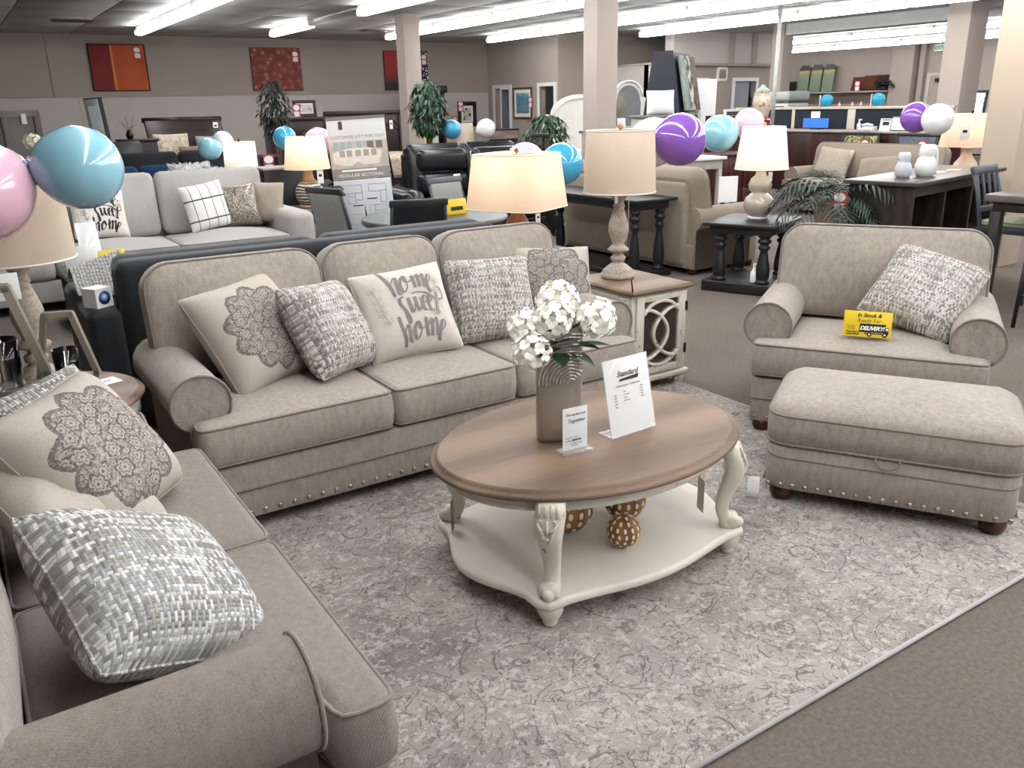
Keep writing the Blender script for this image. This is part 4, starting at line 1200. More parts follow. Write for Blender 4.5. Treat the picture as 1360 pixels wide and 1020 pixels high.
# ================================================================== around the suite
DIST = painted('distressed_grey_wash', 'aba094', '948779', .53, .7, 70)
DISTB = plain('lamp_neck_wood', 'b08a6a', .6)
def balustrade_lamp(label, loc, on, cloth=('shade_ecru', 'e3d2bf')):
    prof = [(.10, 0), (.105, .012), (.10, .03), (.092, .034), (.094, .045), (.07, .065), (.045, .085), (.03, .095), (.042, .105), (.046, .125), (.03, .14), (.028, .15), (.062, .165), (.066, .175), (.045, .19), (.035, .205), (.05, .24), (.062, .285), (.06, .32), (.042, .38), (.03, .42), (.036, .43), (.03, .445), (.028, .46), (.058, .50), (.06, .515), (.03, .52)]
    return table_lamp('table_lamp', label, loc, [('turned_base', prof, DIST), ('neck', [(.02, .515), (.05, .52), (.05, .535), (.02, .54)], DISTB)], (.215, .20, .515, .35), cloth, on, DISTB)

# ---- mirrored end table with interlaced arches
et = thing('end_table', 'cream cabinet end table with oak top and interlaced arch door', 'end table', (3.34, 3.825, 0))
MB().slab(rrect(-.245, .245, -.30, .30, .012, 2, 3), [(.012, .598), (.002, .602), (0, .61), (.006, .618), (.02, .625)], None, None, 2, 0, True).build('tabletop', OAKTOP, et)
MB().rbox(-.215, .215, -.265, .265, .09, .598, .004).build('carcass', CREAM, et)
MB().rbox(-.235, .235, -.285, .285, .06, .095, .008).build('plinth', CREAM, et)
for s in (-1, 1):
    for q in (-1, 1): MB().lathe([(.02, 0), (.032, .015), (.036, .035), (.025, .06)], 14, TR(s * .19, q * .24, 0)).build('foot', CREAM, et)
dr = bpy.data.objects.new('door', None); COL.objects.link(dr); dr.parent = et
d0 = MB()
for a, b, c_, e in ((-.19, -.135, .11, .585), (.135, .19, .11, .585), (-.135, .135, .11, .15), (-.135, .135, .55, .585)): d0.rbox(a, b, -.283, -.266, c_, e, .003)
d0.build('door_frame', CREAM, dr)
MB().box(-.14, .14, -.270, -.2655, .145, .555).build('mirror_glass', plain('antique_mirror', '8f8a84', .12, .9), dr)
def arch(cx, cz, r, a0, a1, n=16, ex=1.0, y=-.277): return [(cx + r * math.cos(lerp(a0, a1, k / n)), y, cz + ex * r * math.sin(lerp(a0, a1, k / n))) for k in range(n + 1)]
def through(p, k=5): return [(q[0], -.277, q[1]) for q in catmull(p, k)]
_A = [(-.135, .50), (-.07, .492), (-.005, .455), (.042, .40), (.056, .35), (.042, .30), (-.005, .245), (-.07, .208), (-.135, .20)]
for nm, p in (('arch', [(-.135, .475), (-.08, .525), (0, .545), (.08, .525), (.135, .475)]), ('arch', [(-.135, .225), (-.08, .175), (0, .155), (.08, .175), (.135, .225)]), ('curved_muntin', _A), ('curved_muntin', [(-x, z) for x, z in _A])):
    MB().tube(through(p), .0115, 6).build(nm, CREAM, dr)
for z in (.20, .46): MB().rbox(.186, .200, -.292, -.28, z, z + .06, .003).build('hinge', BRASS, dr)
sp = MB()
for a, b, c_, e in ((-.24, -.20, .12, .58), (.20, .24, .12, .58), (-.20, .20, .12, .16), (-.20, .20, .54, .58)): sp.rbox(-.228, -.2145, a, b, c_, e, .004)
sp.build('side_moulding', CREAM, et)
balustrade_lamp('distressed turned lamp with drum shade on the arched cream end table', (3.325, 3.93, .626), False)
white_tag('small white tag on the neck of the turned lamp', (3.265, 3.885, 1.155), .3, .03, .075, False)
balloon('purple balloon tied beside the drum lampshade', (3.735, 3.86, 1.425), .155, '8657b3', (-1, .1, .1))
balloon('white balloon behind the purple one', (3.70, 4.06, 1.405), .15, 'e9e7ea', (-1, 0, .1))

# ---- round end table in the corner, with lamp and lanterns
rt_ = thing('round_end_table', 'round end table with brown top and cream base between the sofas', 'end table', (.15, 3.60, 0))
MB().slab(ellipse(.36, .36, 48), [(.02, .572), (.004, .575), (0, .583), (.006, .59), (.02, .593), (.024, .60)], None, None, 2, 0, True).build('tabletop', wood('brown_oak', '5f4a40', '84695a', 1.8, .4), rt_)
MB().lathe([(.33, .50), (.335, .505), (.335, .57), (.30, .572)], 40).build('apron', CREAM, rt_)
for k in range(4):
    a = PI / 4 + k * PI / 2
    MB().tube([(.30 * math.cos(a), .30 * math.sin(a), .51), (.31 * math.cos(a), .31 * math.sin(a), .38), (.26 * math.cos(a), .26 * math.sin(a), .2), (.30 * math.cos(a), .30 * math.sin(a), 0)], [.04, .035, .024, .03], 8).build('leg', CREAM, rt_)
MB().lathe([(.001, .12), (.24, .12), (.25, .13), (.24, .145), (.001, .145)], 32).build('shelf', CREAM, rt_)
balustrade_lamp('distressed turned lamp behind the pink balloon on the round table', (.155, 3.78, .60), False)
BAR = plain('brushed_champagne', 'a89f90', .35, .7)
def lantern(label, loc, s, rz):
    t = thing('candle_lantern', label, 'candle holder', loc, rz)
    hexa = [(-.055, .0), (-.12, .15), (-.055, .43), (.055, .43), (.12, .15), (.055, .0)]
    for q, yy in ((0, 0), ):
        o = MB()
        n = len(hexa)
        for i in range(n):
            a, b = Vector(hexa[i]), Vector(hexa[(i + 1) % n]); d = (b - a).normalized(); nn = Vector((-d.y, d.x)) * .012
            pts = [a - d * .006 + nn, b + d * .006 + nn, b + d * .006 - nn, a - d * .006 - nn]
            o.prism([(p.x * s, p.y * s) for p in pts], -.018 * s, .018 * s)
        o.build('hexagon_frame', BAR, t)
    MB().rbox(-.10 * s, .10 * s, -.05 * s, .05 * s, .10 * s, .115 * s, .003).build('platform', BAR, t)
    MB().lathe([(.052 * s, .116 * s), (.055 * s, .27 * s), (.052 * s, .27 * s), (.05 * s, .122 * s), (.001, .122 * s)], 20).build('glass_cylinder', glass('hurricane_glass', (.95, .97, .97)), t)
    return t
lantern('hexagon frame candle lantern with glass cylinder on the round end table', (.235, 3.42, .602), .82, -.35)
lantern('taller hexagon frame candle lantern half behind the pale tweed pillow', (.03, 3.36, .602), 1.12, -.2)
wc = thing('note_card', 'white card lying on the round end table', 'card', (.36, 3.66, .6005), .3); MB().rbox(-.07, .07, -.045, .045, 0, .002, .0008).build('card', WHITE, wc)
MB().box(-.05, .04, -.004, .004, .002, .0025).build('print', INK, wc)
balloon('large light blue balloon over the round end table', (.385, 3.34, 1.47), .142, '8cbccb', (-1, 0, .15), 1.1)
balloon('large pink balloon beside the light blue one', (.075, 3.38, 1.405), .165, 'dfb4c5', (1, .1, .6), 1.1)
sc_ = white_tag('white price card on the shade of the turned lamp', (.075, 3.56, 1.10), .0, .13, .10, False)

# ---- charcoal velvet sofa behind the beige one
VELV = fabric('charcoal_velvet', '25272a', 60, .25, .2, rough=.7)
box_sofa('velvet_sofa', 'charcoal velvet sofa standing back to back with the beige sofa', (1.75, 5.62, 0), PI, 2.62, VELV, 1.02, .17, .70, .90, .46, 2, frame_h=.93)
th = thing('knit_throw', 'grey chunky knit throw draped over the charcoal sofa back', 'throw', (0, 0, -.055))
def knit():
    t = NT('chunky_knit'); v = t.voro(60, rnd=.3)
    t.bump(v[0], 1.0, .01)
    return t.fin(t.ramp(v[0], [(.1, hexc('c4c3c0')), (.7, hexc('8b8a88'))]), .95, spec=.1)
def drape(u, v):
    x = .52 + .26 * u + .03 * math.sin(5 * v); 
    if v < .45: z = .80 + .16 * math.sin(v / .45 * PI / 2); y = 4.93 - .05 * v + .0
    else: z = .96 - .12 * (v - .45) / .55; y = 4.9 + .3 * (v - .45)
    return (x, y + .012 * math.sin(22 * u + 9 * v), z + .012 * math.sin(25 * u))
mbk = MB(); mbk.sheet(lambda u, v: (lerp(.455, .72, u), 4.93 + .45 * v + .008 * math.sin(30 * u), .775 + .20 * math.exp(-((v - .55) / .35) ** 2) * (.6 + .4 * u) + .006 * math.sin(40 * v)), 14, 14)
mbk.build('knit_cloth', knit(), th)
bx_ = thing('product_box', 'small white and blue box on the charcoal sofa arm', 'box', (.52, 4.72, .702), .55)
MB().box(-.05, .05, -.05, .05, 0, .10, T=TR(ry=.0)).build('carton', WHITE, bx_)
MB().lathe([(.035, 0), (.035, .001)], 20, TR(0, -.0505, .05, rx=PI / 2)).build('blue_disc', plain('label_blue', '2d4f86', .4), bx_)
MB().lathe([(.018, 0), (.018, .001)], 16, TR(0, -.0512, .05, rx=PI / 2)).build('pale_disc', plain('label_pale', '9fc0dd', .4), bx_)
MB().box(.0503, .051, -.05, .05, 0, .055).build('blue_side', plain('label_blue', '2d4f86', .4), bx_)

# ---- dining set beyond the charcoal sofa
GREYW = plain('charcoal_table', '3b3d40', .35, var=.1)
GREYF = fabric('grey_chair_mesh', '8d8c88', 300, .15, .3)
BLKF = fabric('black_chair_back', '222326', 200, .2, .3)
dt = thing('dining_table', 'round charcoal dining table behind the charcoal velvet sofa', 'table', (3.43, 6.48, 0))
MB().slab(ellipse(.63, .63, 56), [(.03, .70), (.006, .705), (0, .725), (.004, .745), (.015, .752)], None, None, 2, 0, True).build('tabletop', GREYW, dt)
MB().lathe([(.52, .64), (.54, .65), (.54, .70)], 40).build('apron', GREYW, dt)
MB().lathe([(.12, .06), (.09, .2), (.07, .4), (.12, .6), (.2, .65)], 20).build('pedestal', GREYW, dt)
for k in range(4): MB().rbox(0, .45, -.04, .04, 0, .09, .01, T=TR(rz=k * PI / 2 + .4)).build('foot', GREYW, dt)
GRP = 'dining chairs around the round charcoal table'
dining_chair('grey mesh back dining chair beside the furniture banner', (3.02, 6.80, 0), PI / 2 + .30, plain('grey_chair_frame', '3c3d40', .4), GREYF, 1.04)
dining_chair('black back dining chair turned away at the round table', (3.15, 6.42, 0), PI - .30, plain('grey_chair_frame', '3c3d40', .4), BLKF, .97)
dining_chair('grey mesh back dining chair facing out behind the yellow card', (4.2, 6.95, 0), .25, plain('grey_chair_frame', '3c3d40', .4), GREYF, .98)
yc = yellow_card('yellow sale tent card on the round dining table', (3.62, 6.42, .755), .15, .22, .13)
# ---- lamp on a small black table beside the velvet sofa
bt = thing('side_table', 'small black side table holding the tapered shade lamp', 'end table', (3.56, 5.30, 0))
MB().rbox(-.26, .26, -.26, .26, .57, .61, .006).build('tabletop', BLACKW, bt)
for s in (-1, 1):
    for q in (-1, 1): MB().lathe(turned_leg(.5, .045), 14, TR(s * .2, q * .2, .07)).build('leg', BLACKW, bt)
MB().rbox(-.26, .26, -.26, .26, .02, .07, .006).build('lower_shelf', BLACKW, bt)
TERR = plain('copper_lamp_base', '7d4a35', .35, .2, var=.2)
table_lamp('table_lamp', 'copper brown lamp with lit square tapered shade behind the sofa', (3.50, 5.30, .61), [('base', [(.09, 0), (.10, .02), (.10, .10), (.085, .2), (.05, .26), (.045, .29), (.055, .31), (.03, .315)], TERR)], (.31, .265, .31, .385), ('shade_linen_lit', 'e9d3bb'), True, TERR, square=6, rz=.45)
white_tag('white tag hanging from the copper lamp beside the dining table', (3.63, 5.22, .87), .2, .05, .07)
balloon('bright blue balloon tied to the copper lamp', (4.10, 5.55, 1.19), .165, '3f9fc4', (-1, 0, .15))
balloon('pale pink balloon behind the bright blue one', (3.98, 5.88, 1.20), .15, 'e7bccd', (-.6, 0, .4))

# ---- black console table with baluster legs and tan sofa
cn = thing('console_table', 'long black console table on turned legs behind the tan sofa', 'console table', (5.59, 7.0, 0))
MB().rbox(-.27, .27, -.95, .95, .735, .765, .006).build('tabletop', BLACKW, cn)
MB().rbox(-.22, .22, -.88, .88, .66, .735, .004).build('apron', BLACKW, cn)
for x in (-.16, .16):
    for y in (-.82, .82): MB().lathe(turned_leg(.60, .055), 16, TR(x, y, .06)).build('leg', BLACKW, cn)
MB().rbox(-.25, .25, -.92, .92, .01, .06, .006).build('lower_shelf', BLACKW, cn)
TAN = fabric('tan_microfibre', '8f8375', 160, .12, .25)
TANW = fabric('tan_welt', '796e62', 160, .12, .25)
roll_sofa('tan_sofa', 'tan rolled-arm sofa with its back against the black console', (6.88, 6.98, 0), PI / 2, 1.08, (0,), m=TAN, welt=TANW, back_top=1.05, nails=False, depth=.97)
pillow('throw_pillow', 'tan pillow on the arm of the tan sofa by the console', TAN, .45, .40, .09, (6.38, 6.3, .50), (-.35, 0, .9), piping=TANW)
# ---- black plinth end table, gourd lamp
be = thing('plinth_table', 'black end table on fat turned legs beneath the gourd lamp', 'end table', (6.02, 5.24, 0), math.radians(22))
MB().rbox(-.38, .38, -.33, .33, .585, .615, .006).build('tabletop', BLACKW, be)
MB().rbox(-.33, .33, -.28, .28, .52, .585, .004).build('apron', BLACKW, be)
for x in (-.25, .25):
    for y in (-.2, .2): MB().lathe(turned_leg(.43, .062), 16, TR(x, y, .095)).build('leg', BLACKW, be)
MB().rbox(-.37, .37, -.32, .32, .0, .095, .008).build('plinth', BLACKW, be)
CERA = plain('glazed_taupe_ceramic', 'b3a797', .12, var=.06, Coat_Weight=.6)
table_lamp('table_lamp', 'glazed taupe gourd lamp with white shade on the black table', (6.10, 5.26, .615), [('foot', [(.085, 0), (.09, .012), (.08, .022)], WHITE), ('gourd', [(.075, .02), (.11, .05), (.135, .1), (.14, .135), (.12, .19), (.075, .225), (.07, .235), (.095, .26), (.105, .30), (.085, .355), (.05, .385), (.04, .42), (.035, .43)], CERA)], (.235, .185, .44, .36), ('shade_white_lit', 'f1ece4'), True, DISTB, watts=1.3)
white_tag('white tag on the neck of the gourd lamp', (6.12, 5.17, 1.03), -.2, .045, .08, False)
balloon('light blue balloon tied to the gourd lamp', (5.92, 5.62, 1.355), .165, '8fc4d2', (1, -.3, .5))
balloon('pink balloon behind the white lampshade', (6.30, 5.62, 1.43), .14, 'eab4cd', (.2, -.4, -.6))
bo = thing('spray_bottle', 'white spray bottle standing under the black end table', 'bottle', (5.83, 5.02, .096))
MB().lathe([(.035, 0), (.038, .01), (.036, .09), (.018, .12), (.015, .135)], 14).build('body', WHITE, bo)
MB().rbox(-.015, .035, -.012, .012, .135, .17, .005).build('nozzle', WHITE, bo)
# ---- palm behind the armchair
PALML = plain('palm_leaf', '2b3a30', .5, var=.25, vs=20)
palm('potted_palm', 'dark green potted palm behind the wide armchair', (6.28, 4.60, 0), 36, .62, (.16, .86, plain('terracotta_pot', '8d7460', .7)), PALML, droop=1.0, seed=4, wid=.035)
price_tag('red and white price tag in front of the potted palm', (6.10, 4.42, .74), -.9, 1.1)
# ---- counter-height island with vases
isl = thing('kitchen_island', 'dark counter-height island cabinet holding ribbed vases', 'cabinet', (6.34, 3.88, 0), math.radians(10))
MB().rbox(-.02, 1.95, 0, .62, .965, 1.0, .006).build('worktop', plain('grey_worktop', '3f3a36', .3, var=.12), isl)
for a, b in ((.02, .06), (1.87, 1.91)):
    MB().box(a, b, .05, .58, 0, .965).build('end_panel', DARKW2, isl)
MB().box(.06, 1.87, .54, .58, 0, .965).build('back_panel', DARKW2, isl)
for x in (.66, 1.27): MB().box(x, x + .04, .05, .54, 0, .965).build('divider', DARKW2, isl)
for x0, x1 in ((.06, .66), (.70, 1.27), (1.31, 1.87)):
    MB().box(x0, x1, .06, .54, .45, .48).build('inner_shelf', DARKW2, isl); MB().box(x0, x1, .06, .54, .04, .08).build('inner_shelf', DARKW2, isl)
MB().box(.06, 1.87, .05, .07, .88, .965).build('rail', DARKW2, isl)
VG = plain('pale_grey_ceramic', 'b9bcbf', .45, var=.05); VW = plain('matt_white_ceramic', 'd4d3d0', .45, var=.04)
for lb, x, y, m, s, am in (('pale grey ribbed vase on the dark island', 6.655, 4.24, VG, .205, .05), ('taller white ribbed vase on the dark island', 6.86, 4.17, VW, .26, .03)):
    t = thing('ribbed_vase', lb, 'vase', (x, y, 1.001))
    MB().lathe([(.045 * s / .2, 0), (.062 * s / .2, .03 * s / .2), (.066 * s / .2, .07 * s / .2), (.05 * s / .2, .115 * s / .2), (.042 * s / .2, .125 * s / .2), (.048 * s / .2, .14 * s / .2), (.046 * s / .2, .175 * s / .2), (.038 * s / .2, .2 * s / .2), (.03 * s / .2, .2 * s / .2), (.03 * s / .2, .15 * s / .2), (.001, .15 * s / .2)], 48, lobes=16, amp=am).build('body', m, t)
    if s > .25: MB().tube([(.05, -.02, .25), (.085, -.03, .2), (.095, -.035, .1), (.085, -.03, .01)], .014, 8).build('handle', m, t)
for k, (x, y) in enumerate(((7.35, 4.33), (7.62, 4.36))):
    t = thing('leaflet', ('pale leaflet', 'peach leaflet')[k] + ' lying on the dark island', 'paper', (x, y, 1.001), .4)
    MB().rbox(-.1, .1, -.05, .05, 0, .003, .001).build('sheet', (plain('leaflet_cream', 'd9cfae', .6), plain('leaflet_peach', 'd8ae95', .6))[k], t)
# ---- counter table and stools at the right
bt2 = thing('counter_table', 'dark counter-height table beside the green seated stool', 'table', (6.63, 3.50, 0), math.radians(6))
MB().rbox(0, 1.4, -.75, .02, .865, .92, .006).build('tabletop', plain('grey_brown_top', '5b5651', .3, var=.15), bt2)
MB().rbox(.05, 1.35, -.70, -.03, .79, .865, .004).build('apron', DARKW2, bt2)
for x in (.08, 1.32):
    for y in (-.67, -.06): MB().rbox(x - .04, x + .04, y - .04, y + .04, 0, .79, .004).build('leg', DARKW2, bt2)
SAGE = fabric('sage_seat', '9a9f86', 200, .1, .2)
for lb, loc, rz in (('dark counter stool with sage green seat behind the armchair', (6.60, 3.02, 0), PI - .1), ):
    dining_chair(lb, loc, rz, DARKW2, SAGE, 1.02, .44, .62, 3, cat='stool', upholstered=False)
dining_chair('dark slat back counter chair across the counter table', (7.35, 3.38, 0), .1, plain('slate_frame', '3f4348', .5), SAGE, 1.08, .46, .62, 4, cat='stool', upholstered=False)

# switch cord of the lamp on the arched end table
tag(MB().tube([(3.40, 3.93, 1.14), (3.40, 3.93, .98), (3.385, 3.92, .88), (3.375, 3.92, .80)], .003, 5).build('lamp_cord', plain('cord_grey', '9b9590', .5)), 'thin grey switch cord hanging from the drum shade lamp', 'cord')
# ================================================================== the showroom further back
# ---- light grey sofa and its low table
LG = fabric('light_grey_sofa', 'a9a6a0', 180, .08, .2)
box_sofa('grey_sofa', 'long light grey sofa with loose cushions facing the charcoal sofa', (1.15, 8.2, 0), 0, 3.7, LG, 1.05, .27, .68, 1.05, .48, 3, roll=.08, puffy=.06)
IVORY = fabric('ivory_cloth', 'd9d4ca', 260, .08, .2)
h2 = pillow('throw_pillow', 'ivory pillow lettered home sweet home in black script', IVORY, .50, .47, .085, (1.10, 8.70, .53), (-.35, .06, .12), seed=3, cr=.003)
home_lettering(h2, INK, INK, .50, .47, .085, .003, 3)
def windowpane():
    t = NT('windowpane_cloth'); x, y, z = t.sep(t.co())
    f = lambda a, n: t.math('LESS_THAN', t.math('ABSOLUTE', t.math('SUBTRACT', t.math('FRACT', t.math('MULTIPLY', a, n)), .5)), .035)
    return t.fin(t.mix(t.math('MAXIMUM', f(x, 10.5), f(z, 5.0)), hexc('e2e0dc'), hexc('5b5b5d')), .95, spec=.1)
pillow('throw_pillow', 'white windowpane check pillow on the light grey sofa', windowpane(), .44, .46, .085, (2.10, 8.66, .53), (-.22, -.12, .18), seed=5)
def sequin():
    t = NT('sequin_cloth'); v = t.voro(70)
    return t.fin(t.ramp(v[0], [(.1, hexc('cfc8bd')), (.4, hexc('8d8377')), (.8, hexc('5f564d'))]), .3, .3)
pillow('throw_pillow', 'shimmering brown grey sequin pillow on the light grey sofa', sequin(), .40, .42, .085, (2.40, 8.70, .53), (-.22, -.05, -.1), seed=2)
pillow('throw_pillow', 'plain taupe pillow against the grey sofa arm', fabric('taupe_cloth', 'a2978a', 200, .1, .2), .40, .42, .09, (2.66, 8.80, .53), (-.2, .05, -.55), seed=1)
lt = thing('low_table', 'low dark grey table in front of the light grey sofa', 'table', (1.12, 7.55, 0))
MB().rbox(-.52, .52, -.32, .32, .41, .45, .006).build('tabletop', plain('slate_wood', '5a5753', .4, var=.12), lt)
for s in (-1, 1):
    for q in (-1, 1): MB().rbox(s * .47 - .035, s * .47 + .035, q * .27 - .035, q * .27 + .035, 0, .41, .004).build('leg', plain('slate_wood_dark', '3d3936', .5), lt)
MB().rbox(-.46, .46, -.27, .27, .10, .13, .004).build('lower_shelf', plain('slate_wood_dark', '3d3936', .5), lt)
t = thing('price_sheet', 'glossy white price sheet standing on the low grey table', 'sign', (.86, 7.62, .452), .15, None, (-.2, 0, .15))
MB().rbox(-.08, .08, -.002, .002, 0, .36, .001).build('sheet', plain('gloss_white', 'e8e8e8', .08, var=.01), t)
t = thing('price_sheet', 'small grey price sheet beside the glossy white one', 'sign', (.71, 7.5, .452), .15, None, (-.2, 0, .1))
MB().rbox(-.07, .07, -.002, .002, 0, .19, .001).build('sheet', plain('grey_sheet', 'b9b9b7', .4), t)
yc = yellow_card('yellow sale card on the low grey table', (.98, 7.42, .452), .1, .2, .15)
t = thing('book_stack', 'dark book lying on the low grey table', 'book', (1.36, 7.5, .452), .2)
MB().rbox(-.13, .13, -.09, .09, 0, .03, .004).build('cover', plain('dark_book', '3b3c3e', .6), t)

# ---- rows of sofas behind
NAVY = fabric('navy_velvet', '1f3a5c', 60, .2, .2)
box_sofa('navy_sofa', 'navy blue sofa behind the light grey one', (1.9, 10.35, 0), 0, 2.2, NAVY, .95, .2, .70, 1.0, .48, 2)
def fluffy(label, loc, rot, w, h, T, seed):
    rnd = random.Random(seed); t = thing('fluffy_pillow', label, 'pillow', loc, 0, None, rot)
    m = plain('white_faux_fur', 'd3d2ce', .95, var=.04); mb = MB()
    n = 14; pts = []
    for side in (-1, 1):
        for j in range(n + 1):
            for i in range(n + 1): pts.append((2 * i / n - 1, 2 * j / n - 1, side))
    core = MB()
    for side in (-1, 1):
        core.sheet(lambda a, b: pillow_pt((2 * a - 1) * (1 if side < 0 else -1), 2 * b - 1, w, h, T, side), n, n)
    core.build('core', m, t)
    for (u, v, s) in pts:
        for k in range(2):
            u2, v2 = max(-1, min(1, u + rnd.uniform(-.08, .08))), max(-1, min(1, v + rnd.uniform(-.08, .08)))
            p = Vector(pillow_pt(u2, v2, w, h, T, s)); d = Vector((u2 * .7, s * .8, v2 * .7 + .1)) + Vector((rnd.uniform(-.5, .5), rnd.uniform(-.5, .5), rnd.uniform(-.5, .5)))
            d.normalize(); a = d.orthogonal().normalized() * .010; b = d.cross(a)
            mb.add([p + a, p - a * .5 + b, p - a * .5 - b, p + d * rnd.uniform(.025, .05)], [(0, 1, 3), (1, 2, 3), (2, 0, 3)], True)
    o = mb.build('fur', m, t); o['kind'] = 'stuff'
fluffy('white fluffy pillow on the navy sofa beside the blue balloon', (2.42, 10.75, .62), (-.1, .0, .0), .48, .44, .1, 1)
fluffy('smaller white fluffy pillow on the navy sofa by the white lamp', (2.70, 10.62, .60), (-.1, .12, -.2), .36, .40, .1, 2)
e2 = thing('side_table', 'dark side table beneath the white drum lamp', 'end table', (3.29, 11.1, 0))
MB().rbox(-.25, .25, -.25, .25, .56, .60, .006).build('tabletop', DARKW, e2); MB().rbox(-.22, .22, -.22, .22, .08, .56, .006).build('carcass', DARKW, e2)
for s in (-1, 1):
    for q in (-1, 1): MB().box(s * .2 - .02, s * .2 + .02, q * .2 - .02, q * .2 + .02, 0, .08).build('leg', DARKW, e2)
table_lamp('table_lamp', 'white ceramic lamp with lit drum shade behind the light grey sofa', (3.12, 11.05, .60), [('base', [(.07, 0), (.09, .02), (.11, .12), (.08, .22), (.03, .29), (.025, .33)], VW)], (.205, .195, .34, .325), ('shade_white_lit', 'f1ece4'), True, BRASS, watts=2.5)
balloon('light blue balloon tied to the white drum lamp', (2.73, 10.95, 1.20), .135, '8fc4d2', (1, 0, .2))
balloon('white balloon behind the white drum lamp', (3.02, 11.4, 1.27), .13, 'e9e7ea', (.6, -.3, -.5))
CHAR = fabric('charcoal_weave', '26272b', 100, .2, .2)
box_sofa('charcoal_sofa', 'charcoal sofa in the row behind the navy one', (2.75, 12.1, 0), 0, 2.0, CHAR, .95, .2, .66, 1.08, .48, 2)
box_sofa('black_recliner', 'black recliner sofa in front of the dark sleigh bed', (1.9, 13.3, 0), 0, 1.7, plain('black_leather_dull', '18181a', .45, var=.1), .95, .22, .7, 1.2, .5, 2, puffy=.08)

# ---- beds and bedroom pieces against the back wall
bd_ = thing('sleigh_bed', 'dark sleigh bed with curved headboard by the back wall', 'bed', (3.78, 16.6, 0))
MB().rbox(-.68, .68, -.03, .03, .3, 1.50, .02, m=4, fn=lambda x, y, z: (x, y + .25 * max(0, (z - .9) / .6) ** 2, z)).build('headboard', DARKW, bd_)
MB().lathe([(.045, -.70), (.045, .70)], 12, TR(0, .26, 1.50, ry=PI / 2)).build('scroll_top', DARKW, bd_)
for s in (-1, 1): MB().rbox(s * .70 - .03, s * .70 + .03, -2.1, .02, .2, .42, .01).build('side_rail', DARKW, bd_)
MB().rbox(-.72, .72, -2.16, -2.1, 0, .75, .02).build('footboard', DARKW, bd_)
MB().rbox(-.66, .66, -2.08, -.05, .42, .72, .06, k=3).build('mattress', IVORY, bd_)
white_tag('white tag on the sleigh headboard', (4.33, 16.72, 1.44), 0, .09, .16)
def floralp():
    t = NT('faded_floral'); n = t.noise(14, 4, .6)[0]
    return t.fin(t.ramp(n, [(.4, hexc('cfc3b3')), (.55, hexc('b7a08e')), (.62, hexc('a2a08f'))]), .95)
FLO = floralp()
pillow('throw_pillow', 'cream floral sham on the dark sleigh bed', FLO, .62, .56, .1, (3.45, 16.35, .73), (-.25, 0, 0), n=10)
pillow('throw_pillow', 'brown accent pillow on the sleigh bed', fabric('brown_cloth', '7d6a58', 160, .1, .2), .40, .34, .08, (3.70, 16.1, .73), (-.3, 0, .1), n=10)
pillow('throw_pillow', 'pale blue grey pillow on the sleigh bed', fabric('bluegrey_cloth', '8e959d', 160, .1, .2), .55, .50, .09, (4.15, 16.38, .73), (-.25, 0, 0), n=10)
palm('small_palm', 'small potted palm in front of the sleigh bed', (3.22, 14.05, .0), 12, .34, (.10, 1.05, BLACKW), plain('far_palm_leaf', '34402f', .6, var=.2), seed=9, wid=.06)
gh = thing('panel_headboard', 'weathered grey panel headboard against the back wall', 'bed', (.75, 18.3, 0))
GW = wood('weathered_grey', '67625d', '837e78', .35, .6, 'Z', 2.0)
MB().box(-.85, .85, 0, .04, .3, 1.62).build('board', GW, gh)
for a, b, c_, e in ((-.85, .85, 1.60, 1.72), (-.85, .85, .3, .42), (-.85, -.74, .42, 1.6), (.74, .85, .42, 1.6), (-.30, -.22, .42, 1.6), (.22, .30, .42, 1.6)): MB().rbox(a, b, -.03, 0, c_, e, .006).build('rail', GW, gh)
for s in (-1, 1): MB().box(s * .8 - .05, s * .8 + .05, -.02, .05, 0, .35).build('leg', GW, gh)
MB().rbox(-.8, .8, -1.9, -.04, .2, .62, .05, k=2).build('mattress', IVORY, gh)
white_tag('white tag on the weathered grey headboard', (1.33, 18.26, 1.66), 0, .08, .18, False)
fv = thing('hydrangea_vase', 'cream hydrangea stem in a slim vase behind the blue balloon', 'flowers', (.81, 10.2, 0))
MB().lathe([(.06, 0), (.09, .15), (.05, .9), (.06, 1.0)], 14).build('tall_vase', DARKW, fv)
for k, (x, z, r) in enumerate(((-.03, 1.38, .075), (.08, 1.36, .06))):
    st = MB().tube([(0, 0, .95), (x, 0, z)], .006, 5).build('stem', STEM, fv); mb = MB()
    for q in range(26):
        zc = 1 - 2 * (q + .5) / 26; a = q * 2.4; rr = math.sqrt(1 - zc * zc); d = Vector((rr * math.cos(a), rr * math.sin(a), zc))
        floret(mb, Matrix.Translation(Vector((x, 0, z)) + d * r) @ d.to_track_quat('Z', 'X').to_matrix().to_4x4(), .03)
    mb.build('bloom', plain('cream_petal', 'd9d8bd', .8), st)
cm = thing('standing_mirror', 'tall leaning floor mirror with silver front and black side', 'mirror', (2.12, 14.75, 0), math.radians(-15), None, (0, -.06, math.radians(-15)))
MB().rbox(-.10, .10, -.02, .0, .05, 1.85, .004).build('silver_frame', plain('silver_leaf', '8f8f8b', .4, .4), cm)
MB().box(-.06, .06, -.024, -.02, .15, 1.75).build('mirror_glass', plain('mirror_glass', 'b8b9b8', .08, .95), cm)
MB().rbox(-.10, .16, .0, .05, .05, 1.87, .004).build('rear_board', BLACKW, cm)
MB().rbox(-.14, .2, -.12, .2, 0, .06, .006).build('base', BLACKW, cm)
ns = thing('nightstand', 'dark nightstand beside the leaning floor mirror', 'cabinet', (2.62, 14.95, 0))
MB().rbox(-.26, .26, -.2, .2, 0, 1.2, .006).build('carcass', DARKW, ns); MB().rbox(-.29, .29, -.23, .23, 1.2, 1.24, .006).build('top', DARKW, ns)
